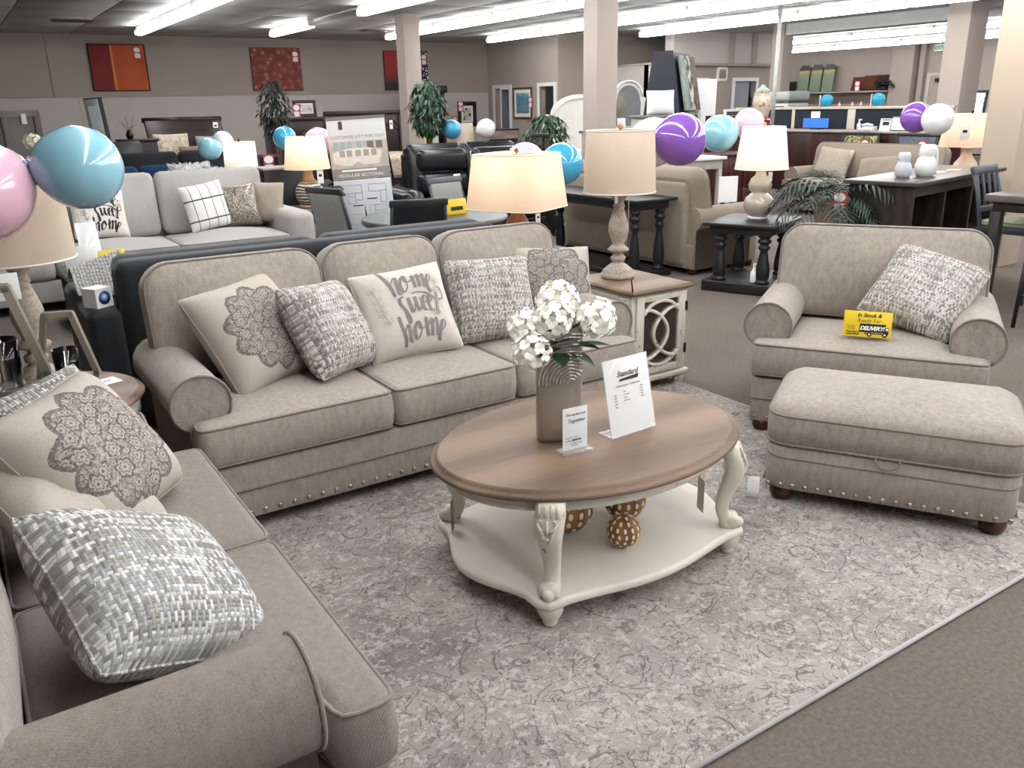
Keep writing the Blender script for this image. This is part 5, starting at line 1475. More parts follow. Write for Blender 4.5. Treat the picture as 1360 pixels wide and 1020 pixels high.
for z in (.1, .47, .84): 
    d_ = MB().rbox(-.23, .23, -.22, -.2, z, z + .33, .006).build('drawer', DARKW, ns); MB().sphere((0, -.235, z + .16), .016, 8, 6).build('knob', BRASS, d_)
tw_ = thing('twig_arrangement', 'dry pink twigs standing on the dark nightstand', 'plant', (2.52, 14.95, 1.24))
MB().lathe([(.04, 0), (.06, .06), (.03, .14)], 12).build('vase', BRASS, tw_)
for k in range(7):
    a = k * 1.1; MB().tube([(0, 0, .1), (.05 * math.cos(a), .05 * math.sin(a), .18), (.13 * math.cos(a), .1 * math.sin(a), .22 + .03 * k)], .006, 4).build('twig', plain('twig', '8a6a60', .8), tw_)

# dark chest with picture, ficus, mirror piece
dc = thing('tall_chest', 'tall dark chest holding a framed print by the back wall', 'cabinet', (5.05, 14.4, 0))
MB().rbox(-.48, .42, -.22, .22, .05, 1.46, .006).build('carcass', DARKW, dc); MB().rbox(-.52, .46, -.26, .25, 1.46, 1.51, .008).build('top', DARKW, dc)
for k in range(4):
    d_ = MB().rbox(-.42, .36, -.24, -.22, .10 + k * .34, .41 + k * .34, .006).build('drawer', DARKW, dc)
    for x in (-.2, .14): MB().sphere((x, -.25, .26 + k * .34), .016, 8, 6).build('knob', BRASS, d_)
BOT = NT('botanical_print'); _n = BOT.noise(9, 3, .6)[0]
ART_BW = BOT.fin(BOT.ramp(_n, [(.55, hexc('cfc9bd')), (.6, hexc('2c2b29'))]), .7)
framed('picture_frame', 'brown framed print standing on the tall dark chest', (5.22, 14.35, 1.512), 0, .40, .27, DARKW, ART_BW, .05, WHITE, .02, -.1)
price_tag('red and white tag on the framed print over the tall chest', (5.05, 14.28, 1.512), 0, 1.3)
DLEAF = plain('dark_leaf', '232b22', .55, var=.3, vs=20)
ficus('ficus_tree', 'dark artificial ficus beside the tall chest', (4.55, 13.9, 0), 1.0, .26, .42, 420, DLEAF, seed=3, ls=.10)
price_tag('red and white tag below the dark ficus', (4.15, 13.195, .72), 0, 1.7)
mn = thing('mirrored_cabinet', 'small mirrored cabinet below the dark ficus', 'cabinet', (4.16, 13.35, 0))
MB().rbox(-.17, .17, -.15, .15, 0, .98, .006).build('carcass', DARKW2, mn)
for k in range(3): MB().box(-.14, .14, -.156, -.15, .06 + k * .31, .33 + k * .31).build('mirror_panel', plain('smoked_mirror', '77706a', .12, .9), mn)
# wall art
WB = YB - .026
sa = thing('canvas', 'red and orange canvas split by a yellow stripe on the back wall', 'picture', (3.23, WB, 2.05))
MB().rbox(-.53, .53, -.04, 0, 0, .88, .004).build('stretcher', plain('canvas_edge', '3a1c17', .7), sa)
MB().box(-.50, -.13, -.042, -.039, .02, .86).build('red_field', plain('canvas_red', '7d1519', .7, var=.2, vs=3), sa)
MB().box(-.13, -.09, -.043, -.039, .02, .86).build('yellow_stripe', plain('canvas_yellow', 'd9892f', .7, var=.15), sa)
MB().box(-.09, .50, -.042, -.039, .02, .86).build('orange_field', plain('canvas_orange', 'b9501f', .7, var=.25, vs=3), sa)
def swirl():
    t = NT('copper_swirls'); v = t.voro(7.5); n = t.noise(16, 3, .6, dist=2)[0]
    f = t.math('ADD', t.math('MULTIPLY', v[0], .7), t.math('MULTIPLY', n, .4))
    return t.fin(t.ramp(f, [(.2, hexc('b98670')), (.4, hexc('8a3a2a')), (.7, hexc('6d2219'))]), .6)
sw = thing('canvas', 'copper red canvas of swirling marks on the back wall', 'picture', (6.42, WB, 2.03))
MB().rbox(-.55, .55, -.04, 0, 0, .88, .004).build('stretcher', plain('canvas_edge', '3a1c17', .7), sw); MB().box(-.54, .54, -.042, -.039, .01, .87).build('painted_face', swirl(), sw)
def redgrad():
    t = NT('red_sunset'); x, y, z = t.sep(t.co()); n = t.noise(3, 3, .6)[0]
    return t.fin(t.ramp(t.math('ADD', z, t.math('MULTIPLY', n, .15)), [(.2, hexc('241414')), (.5, hexc('8d1219')), (.9, hexc('a5161d'))]), .6)
rg = thing('canvas', 'red canvas darkening to black below behind the column', 'picture', (9.38, WB, 2.01))
MB().rbox(-.40, .40, -.04, 0, 0, .88, .004).build('stretcher', plain('canvas_edge', '3a1c17', .7), rg); MB().box(-.39, .39, -.042, -.039, .01, .87).build('painted_face', redgrad(), rg)
def dots():
    t = NT('white_dots'); v = t.voro(16, rnd=.8)
    return t.fin(t.ramp(v[0], [(.36, hexc('d9d7d0')), (.40, hexc('151515'))]), .6)
dk = thing('canvas', 'narrow black canvas with white dots beside the column', 'picture', (9.97, WB, 1.99))
MB().rbox(-.16, .16, -.04, 0, 0, .90, .004).build('stretcher', BLACKW, dk); MB().box(-.155, .155, -.042, -.039, .005, .895).build('painted_face', dots(), dk)
price_tag('white tag on the striped orange canvas', (3.60, WB - .05, 2.66), 0, 1.4)
price_tag('white tag on the copper red canvas', (6.85, WB - .05, 2.62), 0, 1.4)
price_tag('white tag on the black dotted canvas', (10.02, WB - .05, 2.58), 0, 1.5)
framed('picture_frame', 'brown framed botanical print hung on the light back wall', (11.2, YB - .002, 1.13), 0, .54, .60, DARKW, ART_BW, .10, WHITE, .05)
price_tag('red tag on the brown framed botanical print', (11.0, YB - .05, 1.50), 0, 1.5)
price_tag('red tag below the brown framed botanical print', (10.82, YB - .05, 1.16), 0, 1.4)
def seascape():
    t = NT('blue_landscape'); x, y, z = t.sep(t.co()); n = t.noise(11, 4, .6)[0]
    return t.fin(t.ramp(t.math('ADD', t.math('MULTIPLY', z, .7), t.math('MULTIPLY', n, .6)), [(.3, hexc('3b4f63')), (.5, hexc('6f8ea0')), (.62, hexc('2f7d92')), (.8, hexc('9cc0c8'))]), .6)
framed('picture_frame', 'blue landscape print in a brown frame between the two doorways', (XD - .002, 17.62, 1.30), -PI / 2, .80, .72, wood('walnut_frame', '4a3325', '6b4d39', 3, .4), seascape(), .05, WHITE, .08)
price_tag('pink tag on the blue landscape print', (XD - .05, 17.24, 1.56), -PI / 2, 1.5)
# ornate bed and hutch
ob = thing('carved_bed', 'dark carved headboard behind the furniture banner', 'bed', (7.4, 16.9, 0))
MB().rbox(-.8, .8, 0, .05, .3, 1.50, .01).build('headboard', DARKW, ob)
MB().rbox(-.86, .86, -.03, .08, 1.50, 1.58, .02).build('crown', DARKW, ob)
for k in range(7):
    cv = MB()
    for q in range(10): cv.sphere((-.68 + k * .225 + .07 * math.cos(q * 2.2), -.012, 1.30 + .09 * math.sin(q * 1.7)), .028, 6, 4, sc=(1, .6, 1))
    o = cv.build('carving', wood('carved_dark', '2b211d', '54463d', 6, .4, 'Z'), ob); o['kind'] = 'stuff'
for s in (-1, 1): MB().rbox(s * .83 - .05, s * .83 + .05, -.03, .08, 0, 1.5, .01).build('post', DARKW, ob)
MB().rbox(-.75, .75, -1.9, -.03, .25, .75, .06, k=2).build('mattress', FLO, ob)
white_tag('white tag on the carved headboard', (7.98, 16.85, 1.38), 0, .07, .18)
hu = thing('hutch', 'tall dark carved hutch with mirrored bays beside the column', 'cabinet', (9.45, 17.9, 0))
MB().rbox(-.5, .45, 0, .4, 0, .8, .01).build('base_cabinet', DARKW, hu)
for x in (-.46, .38): MB().rbox(x, x + .07, .05, .35, .8, 1.92, .01).build('upright', DARKW, hu)
MB().box(-.46, .45, .3, .34, .8, 1.92).build('back_panel', wood('carved_dark', '2b211d', '54463d', 6, .4, 'Z'), hu)
MB().rbox(-.52, .50, -.02, .38, 1.92, 2.08, .03).build('cornice', DARKW, hu)
MB().box(-.05, .36, .26, .30, .85, 1.70).build('mirror_panel', plain('smoked_mirror', '77706a', .12, .9), hu)
# cream vase-like column and card on hutch
t = thing('fluted_vase', 'tall pale fluted vase on the dark hutch', 'vase', (9.62, 18.0, .801)); MB().lathe([(.07, 0), (.09, .03), (.08, .1), (.11, .6), (.13, .66), (.12, .68)], 24, lobes=12, amp=.04).build('body', VW, t)
yellow_card('yellow card on the dark carved hutch', (9.25, 17.95, .801), 0, .3, .2)
# green ficus before the column
GLEAF = plain('ficus_leaf', '27452f', .45, var=.35, vs=18)
ficus('ficus_tree', 'green weeping ficus tree before the square column', (6.05, 11.5, 0), 1.02, .27, .36, 620, GLEAF, seed=5, ls=.105)
ficus('ficus_tree', 'low green ficus bush at the foot of the weeping tree', (6.12, 11.05, 0), .55, .23, .17, 300, GLEAF, seed=6, ls=.09)
# black leather loveseat
LEA = plain('black_leather', '17181b', .28, var=.15, vs=30)
rl = box_sofa('leather_recliner', 'black tufted leather recliner sofa behind the dining table', (5.50, 9.0, 0), math.radians(-6), 2.1, LEA, .95, .28, .70, 1.16, .52, 2, roll=.12, puffy=.09)
for k, x in enumerate((-.37, .37)):
    for j in range(2): MB().rbox(x - .33, x + .33, .42, .60, .60 + j * .28, .86 + j * .28, .08, k=3, m=2).build('tufted_roll', LEA, rl)
white_tag('white price card on the leather recliner arm', (5.15, 9.12, .86), .1, .10, .28, True)
# dark dining set with far lamp
fd = thing('dining_table', 'dark wooden dining table under the blue and white balloons', 'table', (6.75, 11.65, 0))
MB().rbox(-.6, .6, -.4, .4, .98, 1.02, .008).build('tabletop', DARKW, fd); MB().rbox(-.54, .54, -.34, .34, .90, .98, .005).build('apron', DARKW, fd)
for s in (-1, 1):
    for q in (-1, 1): MB().rbox(s * .5 - .04, s * .5 + .04, q * .3 - .04, q * .3 + .04, 0, .9, .005).build('leg', DARKW, fd)
for lb, x, y, rz in (('dark slat back chair left of the dark dining table', 5.98, 12.1, 1.7), ('dark slat back chair right of the dark dining table', 7.42, 11.3, -1.5), ('dark slat back chair tucked under the dark dining table', 6.6, 10.85, PI)):
    dining_chair(lb, (x, y, 0), rz, DARKW, DARKW, 1.2, .46, .60, 4, upholstered=False)
table_lamp('table_lamp', 'small lamp with tan drum shade on the dark dining table', (6.62, 11.55, 1.021), [('base', [(.06, 0), (.05, .02), (.015, .04), (.015, .10)], BRASS)], (.205, .185, .09, .27), ('shade_ecru', 'e3d2bf'), False)
balloon('bright blue balloon left of the tan drum lamp', (6.38, 11.4, 1.31), .14, '3f9fc4', (1, .2, -.3))
balloon('white balloon right of the tan drum lamp', (6.92, 11.3, 1.31), .14, 'e9e7ea', (-1, .2, -.3))
t = thing('spec_board', 'white product board with black pictures on the leather sofa', 'sign', (5.72, 9.45, .74), 0, None, (-.15, 0, -.35)); MB().rbox(-.15, .15, -.002, .002, 0, .36, .001).build('board', WHITE, t)
for x, z, w in ((-.07, .24, .08), (.06, .24, .07), (-.07, .14, .09), (.07, .15, .08)): MB().box(x - w / 2, x + w / 2, -.003, -.002, z, z + .035).build('print', INK, t)
MB().box(-.12, .12, -.003, -.002, .31, .33).build('print', GREYINK, t); MB().box(.02, .13, -.003, -.002, .02, .06).build('red_print', RED, t)
MB().box(-.14, -.12, 0, .1, -.28, .02).build('stand_leg', BLACKW, t); MB().box(.12, .14, 0, .1, -.28, .02).build('stand_leg', BLACKW, t)

# ---- furniture banner
bn = thing('furniture_banner', 'tall sectional sofa banner with floor plans behind the dining chair', 'sign', (4.012, 9.28, .288), 0, None, (-.048, -.043, -.385))
MB().rbox(-.33, .33, -.006, .006, .58, 1.25, .002).build('photo_board', plain('banner_white', 'c9c8c5', .5, var=.02), bn)
MB().rbox(-.33, .33, -.006, .006, 0, .57, .002).build('plan_board', plain('plan_white', 'c3c6ca', .5, var=.02), bn)
MB().box(-.335, .335, -.01, .01, 1.235, 1.27).build('top_bar', plain('bar_grey', '6d6a68', .4), bn)
b = MB().box(-.33, .33, -.0075, -.006, .585, .70); b.build('grey_band', plain('band_grey', '8b857f', .5), bn)
b = MB().box(-.33, .33, -.0072, -.006, .70, 1.0); b.build('photo_room', plain('room_print', 'b9ad9f', .6, var=.2), bn)
b = MB()
for x in (-.28, -.20, -.12, -.02): b.box(x, x + .05, -.0078, -.007, .90, .995)
b.build('photo_curtains', plain('curtain_print', '8fa6ad', .6), bn)
b = MB()
for x in (.10, .20): b.box(x, x + .075, -.0078, -.007, .91, .99)
b.build('photo_pictures', plain('picture_print', '6a665f', .6), bn)
b = MB(); b.slab(soften([(-.30, .88), (-.30, .76), (-.10, .72), (-.02, .78), (.04, .73), (.22, .74), (.26, .88), (.12, .92), (-.12, .92)], .03, 3), [(0, 0), (0, .001)], TR(0, -.0075, 0, rx=PI / 2), None, 2, 0, True)
b.build('photo_sofa', plain('sofa_print', 'd8d3c8', .6, var=.08, vs=20), bn)
b = MB()
for x in (-.22, -.14, -.04, .05, .14): b.box(x, x + .06, -.0092, -.0085, .83, .90)
b.build('photo_cushions', plain('cushion_print', 'a39787', .6), bn)['kind'] = 'stuff'
MB().box(-.20, -.155, -.0075, -.006, 1.13, 1.22).build('logo_block', plain('logo_dark', '3f3f3a', .5), bn)
b = MB(); text_mesh(b, 'CUSTOMIZE JUST FOR YOU!', .048, TR(0, -.0075, 1.03, rx=PI / 2), depth=.0003)
b.build('lettering', GREYINK, bn)
b = MB(); text_mesh(b, 'MODULAR SECTIONAL', .05, TR(0, -.009, .605, rx=PI / 2), depth=.0003); b.box(-.22, .18, -.009, -.008, .665, .685)
b.build('white_lettering', WHITE, bn)
pl = MB()
def rect(x0, x1, z0, z1): 
    q = [(x0, -.008, z0), (x1, -.008, z0), (x1, -.008, z1), (x0, -.008, z1)]
    for i in range(4): pl.tube([q[i], q[(i + 1) % 4]], .0022, 4)
for x0, x1, z0, z1 in ((-.27, -.02, .42, .51), (-.10, -.02, .34, .42), (-.18, -.10, .30, .38), (.06, .26, .43, .51), (.19, .26, .30, .43), (.05, .11, .15, .27), (.11, .25, .21, .27), (.19, .25, .15, .21), (-.20, -.06, .06, .18), (-.2, -.13, .0, .06)): rect(x0, x1, z0, z1)
pl.build('floor_plan_lines', plain('plan_blue', '8792a0', .6), bn)['kind'] = 'stuff'
b = MB()
for x, z in ((-.08, .27), (.09, .34), (.06, .12)): b.box(x - .06, x + .06, -.008, -.006, z, z + .012)
b.build('plan_captions', INK, bn)
for s in (-1, 1): MB().tube([(s * .25, .02, .6), (s * .27, .25, -.285)], .012, 6).build('easel_leg', BLACKW, bn)
MB().tube([(0, .02, .6), (0, -.02, -.285)], .012, 6).build('easel_leg', BLACKW, bn)
# ---- striped lamp on a grey table
xt = thing('side_table', 'grey side table with crossed legs under the striped lamp', 'end table', (3.22, 9.05, 0))
MB().rbox(-.33, .33, -.28, .28, .58, .62, .006).build('tabletop', plain('slate_wood', '5a5753', .4, var=.12), xt)
for y in (-.22, .22):
    for s in (-1, 1): MB().tube([(s * .28, y, 0), (-s * .28, y, .58)], .025, 4).build('crossed_leg', plain('slate_wood_dark', '3d3936', .5), xt)
MB().rbox(-.3, .3, -.25, .25, .08, .11, .004).build('lower_shelf', CHERRY, xt)
def stripes():
    t = NT('black_white_stripes'); x, y, z = t.sep(t.co()); n = t.noise(9, 2, .5)[0]
    f = t.math('SINE', t.math('ADD', t.math('MULTIPLY', z, 200.0), t.math('MULTIPLY', n, 7.0)))
    return t.fin(t.ramp(t.math('ADD', t.math('MULTIPLY', f, .5), .5), [(.45, hexc('262422')), (.6, hexc('b9b3aa'))]), .5)
table_lamp('table_lamp', 'black and white striped jar lamp with lit tan shade', (3.26, 9.05, .62), [('foot', [(.12, 0), (.13, .015), (.12, .03)], DISTB), ('striped_jar', [(.10, .03), (.14, .08), (.155, .15), (.14, .22), (.09, .27)], stripes()), ('neck', [(.09, .27), (.06, .31), (.05, .37), (.06, .40), (.03, .405)], DISTB)], (.245, .20, .41, .33), ('shade_linen_lit', 'e9d3bb'), True, BRASS)
white_tag('white tag hanging on the striped lamp', (3.33, 8.87, 1.02), 0, .07, .14)
balloon('bright blue balloon behind the striped lamp', (3.28, 9.75, 1.335), .13, '3f9fc4', (.3, -.5, -.6))
balloon('pale pink balloon beside the furniture banner', (3.68, 9.75, 1.27), .17, 'e7bccd', (-.8, -.2, -.3))
bc = thing('black_cabinet', 'plain black cabinet left of the striped lamp', 'cabinet', (3.17, 9.75, 0), 0)
MB().rbox(-.24, .24, -.2, .2, 0, 1.0, .006).build('carcass', plain('dull_black', '0f0f11', .5), bc); MB().rbox(-.25, .25, -.21, .21, 1.0, 1.025, .004).build('top', plain('pale_edge', '9d9893', .5), bc)
palm('potted_palm', 'dark palm leaning out behind the striped lamp', (3.55, 9.45, 0), 14, .34, (.12, .80, BLACKW), plain('far_palm_dark', '232e25', .55, var=.25), seed=12, wid=.06)
# ================================================================== right-hand side, back
roll_sofa('tan_sofa', 'tan rolled-arm sofa in front of the dark red service counter', (10.55, 7.65, 0), -PI / 2, 1.05, (0,), m=TAN, welt=TANW, back_top=1.02, nails=False, back_seams=())
pillow('throw_pillow', 'pale patterned pillow on the tan sofa by the counter', medallion('pale_damask', 'b9ac9b', '8f8578', 'a99d8f', .2, .3), .55, .45, .1, (10.98, 8.2, .52), (-.4, .1, -1.45), piping=TANW, n=12)
pillow('throw_pillow', 'rumpled tan bolster on the tan sofa by the counter', TAN, .75, .36, .1, (10.98, 7.35, .52), (-.5, -.12, -1.5), n=12, cr=.02)
# lamp beside the big column
e3 = thing('side_table', 'dark side table beside the beige column', 'end table', (9.85, 5.45, 0))
MB().rbox(-.3, .3, -.3, .3, .56, .60, .006).build('tabletop', DARKW, e3)
for s in (-1, 1):
    for q in (-1, 1): MB().rbox(s * .25 - .03, s * .25 + .03, q * .25 - .03, q * .25 + .03, 0, .56, .004).build('leg', DARKW, e3)
table_lamp('table_lamp', 'cream lamp with wide lit shade beside the beige column', (9.80, 5.48, .60), [('base', [(.10, 0), (.13, .03), (.16, .15), (.12, .3), (.06, .38), (.05, .44), (.07, .47), (.03, .48)], plain('cream_ceramic', 'cdb8a0', .3))], (.31, .25, .49, .35), ('shade_linen_lit', 'e9d3bb'), True, watts=4.0)
white_tag('printed care tag on the wide lit lampshade', (9.52, 5.38, 1.32), -1.05, .09, .15, True)
balloon('white balloon tied beside the wide lit lampshade', (9.02, 5.42, 1.40), .165, 'e4e3e6', (.8, .3, -.5))
balloon('purple balloon behind the white one by the column', (9.10, 5.72, 1.42), .165, '8657b3', (.5, .3, -.5))

# ---- service counter
ctr = thing('service_counter', 'dark red wooden service counter with pale worktop', 'counter', (13.16, 0, 0))
for k in range(5):
    y0 = 7.75 + k * .78; MB().rbox(0, .03, y0 + .005, y0 + .775, .08, 1.06, .004).build('front_panel', CHERRY, ctr)
MB().box(.03, .5, 7.75, 11.65, .06, 1.06).build('carcass', CHERRY, ctr); MB().box(.05, .5, 7.75, 11.65, 0, .06).build('kick', BLACKW, ctr)
MB().rbox(-.05, .56, 7.7, 11.7, 1.06, 1.095, .006).build('worktop', plain('counter_laminate', 'a89d93', .4), ctr)
PART = fabric('partition_cloth', '23282f', 150, .15, .2); FRM = plain('partition_frame', 'b8ae9e', .5)
pt = thing('cubicle_partition', 'navy cubicle partition with beige frame behind the counter', 'partition', (13.82, 0, 0))
for y0, y1 in ((8.12, 9.87), (10.03, 11.2), (11.3, 12.6)): MB().box(.01, .05, y0, y1, .1, 1.44).build('cloth_panel', PART, pt)
for y in (8.06, 9.87, 11.2, 12.6): MB().rbox(0, .06, y, y + (.16 if y == 9.87 else .07), 0, 1.46, .004).build('post', FRM, pt)
MB().rbox(-.01, .07, 8.04, 12.7, 1.44, 1.485, .004).build('top_rail', FRM, pt)
def on_counter(name, label, cat, y, rz=-PI / 2, x=13.2): return thing(name, label, cat, (x, y, 1.096), rz)
t = on_counter('monitor', 'computer monitor showing a blue screen on the counter', 'monitor', 10.40, x=13.45)
MB().rbox(-.29, .29, -.02, .02, .02, .20, .006).build('bezel', BLACKW, t); MB().box(-.275, .275, -.022, -.02, .03, .19).build('screen', emit('blue_screen', (.02, .12, .62), .8), t); MB().rbox(-.1, .1, -.05, .1, 0, .02, .004).build('stand', BLACKW, t)
t = on_counter('desk_phone', 'white desk phone on the service counter', 'phone', 9.15)
MB().rbox(-.12, .12, -.1, .1, 0, .06, .01, T=TR(rx=.2)).build('body', VW, t); MB().tube([(-.1, -.02, .09), (0, -.03, .11), (.1, -.02, .09)], .02, 8).build('handset', VW, t)
t = on_counter('soap_pump', 'clear pump bottle beside the desk phone', 'bottle', 9.33); MB().lathe([(.035, 0), (.035, .11), (.012, .13), (.012, .17)], 12).build('body', VW, t); MB().box(-.012, .045, -.01, .01, .17, .19).build('pump', VW, t)
t = on_counter('card_reader_sign', 'white stand sign with a dark screen on the counter', 'sign', 8.83); MB().rbox(-.11, .11, -.006, .006, 0, .20, .003, T=TR(rx=-.15)).build('board', WHITE, t)
MB().box(-.06, .06, -.008, -.006, .09, .15, T=TR(rx=-.15)).build('dark_window', INK, t); MB().box(-.08, .08, -.008, -.006, .165, .19, T=TR(rx=-.15)).build('print', GREYINK, t); MB().box(-.09, .09, 0, .08, 0, .01).build('foot', WHITE, t)
framed('notice_frame', 'black framed white notice standing on the counter', (13.22, 8.56, 1.096), -PI / 2, .36, .24, BLACKW, plain('notice_sheet', 'd8dad6', .4), .015, tilt=-.15, cat='sign')
t = on_counter('wipes_tub', 'blue and white tub on the counter', 'tub', 8.25); MB().lathe([(.05, 0), (.05, .1)], 14).build('body', WHITE, t); MB().lathe([(.051, .1), (.052, .17), (.04, .175)], 14).build('lid', plain('lid_blue', '27458f', .4), t)
t = on_counter('sanitizer_bottle', 'clear sanitizer bottle on the counter', 'bottle', 8.10); MB().lathe([(.04, 0), (.04, .1), (.015, .13), (.015, .16)], 12).build('body', plain('clear_plastic', 'b9bcbe', .2), t); MB().rbox(-.02, .03, -.012, .012, .16, .19, .004).build('pump', WHITE, t)
t = thing('pinned_note', 'white note pinned to the cubicle partition', 'paper', (13.825, 10.72, 1.18), -PI / 2); MB().rbox(-.1, .1, -.003, 0, 0, .22, .001).build('sheet', WHITE, t); MB().box(-.03, .03, -.004, -.003, .06, .1).build('print', GREYINK, t)
TEAL = plain('teal_plastic', '1f8fae', .35)
for lb, y in (('teal tape dispenser on the partition above the monitor', 10.53), ('teal tape dispenser on the partition above the notice', 9.46)):
    t = thing('tape_dispenser', lb, 'dispenser', (13.86, y, 1.487), -PI / 2 + .5)
    MB().lathe([(.10, -.045), (.11, -.03), (.11, .03), (.10, .045)], 20, TR(0, 0, .11, rx=PI / 2)).build('roll', TEAL, t); MB().rbox(-.125, -.112, -.05, .05, 0, .2, .004).build('side_plate', VW, t)
for k, y in enumerate((9.98, 9.8, 10.25)):
    t = thing('figurine', ('small pink figurine on the partition post', 'small pink figurine beside the partition post', 'small white figurine near the teal dispenser')[k], 'figurine', (13.86, y, 1.487)); MB().sphere((0, 0, .025), .025, 8, 6).build('body', plain('pink_figure', 'd9b7b0', .5), t); MB().sphere((0, 0, .06), .017, 8, 6).build('head', plain('pink_figure', 'd9b7b0', .5), t)
STILL = NT('still_life'); _n = STILL.noise(30, 3, .6)[0]
STILLM = STILL.fin(STILL.ramp(_n, [(.4, hexc('2f3022')), (.52, hexc('8f9146')), (.62, hexc('c9c3a8'))]), .6)
for lb, y, a in (('black framed still life leaning on the counter front', 9.12, STILLM), ('dark framed picture leaning on the counter front', 8.1, plain('dusk_print', '5f6670', .5, var=.3, vs=20))):
    framed('picture_frame', lb, (12.98, y, .72), -PI / 2, .72, .36, BLACKW, a, .05, tilt=-.1)
    price_tag('red and white tag on the ' + lb.split(' leaning')[0], (12.90, y - .15, .719), -PI / 2, 1.6)
lg_ = thing('display_ledge', 'low dark ledge carrying the framed pictures behind the tan sofa', 'shelf', (12.95, 8.6, 0)); MB().rbox(-.1, .1, -.95, .95, .68, .718, .004).build('board', DARKW, lg_)
for y in (-.8, .8): MB().box(-.08, .08, y - .03, y + .03, 0, .68).build('support', DARKW, lg_)

# copier, floral vase, screens left of the counter
cp = thing('photocopier', 'white office photocopier behind the service pole', 'copier', (14.5, 12.1, 0), -PI / 2)
MB().rbox(-.45, .45, -.35, .35, 0, 1.25, .02).build('body', plain('copier_white', 'b9bab6', .5), cp); MB().rbox(-.45, .45, -.35, .3, 1.28, 1.55, .04, k=2).build('scanner_body', plain('copier_white', 'b9bab6', .5), cp); MB().rbox(-.46, .46, -.36, .3, 1.6, 1.78, .05, k=2).build('document_feeder', plain('copier_lid', '9fa6a6', .5), cp)
MB().box(.05, .36, -.36, -.35, 1.3, 1.5).build('control_panel', BLACKW, cp)
ds = thing('display_screen', 'dark display board with white frame beside the counter', 'board', (11.8, 10.7, 0))
MB().rbox(-.40, .40, -.02, .02, 1.08, 1.46, .004).build('dark_panel', plain('slate_panel', '2a2c2d', .5), ds)
for a, b, c_, e in ((-.43, .43, 1.45, 1.49), (-.43, -.40, .0, 1.45), (.40, .43, .0, 1.45)): MB().box(a, b, -.025, .025, c_, e).build('frame_rail', TRIMW, ds)
fvz = thing('floral_vase', 'tall floral painted vase on a stand beside the pole', 'vase', (11.15, 9.7, 0))
MB().rbox(-.14, .14, -.14, .14, 0, 1.12, .006).build('pedestal', CHERRY, fvz)
FLV = NT('painted_flowers'); _n = FLV.noise(14, 3, .6)[0]
MB().lathe([(.08, 1.12), (.10, 1.15), (.09, 1.3), (.12, 1.42), (.15, 1.55), (.14, 1.66), (.10, 1.72), (.11, 1.75), (.12, 1.77)], 20).build('body', FLV.fin(FLV.ramp(_n, [(.42, hexc('b8aa97')), (.56, hexc('cfc3b1')), (.62, hexc('9d6f63'))]), .4), fvz)
MB().lathe([(.115, 1.77), (.09, 1.79), (.04, 1.83), (.02, 1.86)], 16).build('lid', plain('lid_grey', '97a09c', .4), fvz)
price_tag('red and white tag beside the floral painted vase', (11.19, 9.575, 1.121), 0, 1.5)
# cherry furniture before the counter
ch = thing('cherry_chest', 'tall dark cherry chest beyond the light blue balloon', 'cabinet', (9.92, 9.38, 0), -.3)
MB().rbox(-.17, .17, -.2, .2, 0, 1.42, .006).build('carcass', CHERRY, ch)
for k in range(3): MB().rbox(-.15, .15, -.21, -.2, .08 + k * .44, .48 + k * .44, .005).build('drawer', CHERRY, ch)
white_tag('white tag on the tall cherry chest', (9.86, 9.17, 1.22), -.3, .06, .14, False)
cb = thing('cherry_sideboard', 'low dark cherry sideboard behind the gourd lamp', 'cabinet', (9.3, 8.55, 0), -.15)
MB().rbox(-.5, .5, -.22, .22, .06, .9, .006).build('carcass', CHERRY, cb); MB().rbox(-.54, .54, -.25, .25, .9, .94, .008).build('top', CHERRY, cb)
for x in (-.24, .24):
    for k in range(2): 
        d_ = MB().rbox(x - .22, x + .22, -.235, -.22, .12 + k * .38, .46 + k * .38, .006).build('drawer', CHERRY, cb); MB().sphere((x, -.245, .3 + k * .38), .015, 8, 6).build('knob', BRASS, d_)
for x in (-.45, .45): MB().box(x - .03, x + .03, -.2, .2, 0, .06).build('foot', CHERRY, cb)
cbk = thing('cherry_headboard', 'dark cherry headboard behind the light blue balloon', 'bed', (10.4, 9.25, 0), -.2)
MB().rbox(-.30, .30, -.03, .03, .3, 1.30, .012).build('panel', CHERRY, cbk)
for s in (-1, 1): MB().rbox(s * .32 - .03, s * .32 + .03, -.04, .04, 0, 1.34, .01).build('post', CHERRY, cbk)
t = thing('price_sheet', 'white price sheet standing on the tan sofa arm by the console', 'sign', (7.95, 7.35, .0), -.4)
MB().box(-.12, .12, -.005, .005, .45, .76).build('sheet', WHITE, t); MB().box(-.02, .02, 0, .02, 0, .45).build('post', CHROME, t); MB().rbox(-.1, .1, -.08, .08, 0, .015, .004).build('foot', CHROME, t)
wt_ = thing('white_desk', 'white washed desk behind the purple balloon', 'table', (8.33, 8.3, 0), -.1)
MB().rbox(-.32, .32, -.25, .25, .90, .94, .006).build('tabletop', TRIMW, wt_); MB().rbox(-.29, .29, -.2, .2, .78, .90, .005).build('apron', plain('white_wash', 'a8a39b', .6, var=.1), wt_)
for s in (-1, 1):
    for q in (-1, 1): MB().rbox(s * .26 - .03, s * .26 + .03, q * .17 - .03, q * .17 + .03, 0, .78, .004).build('leg', plain('white_wash', 'a8a39b', .6, var=.1), wt_)

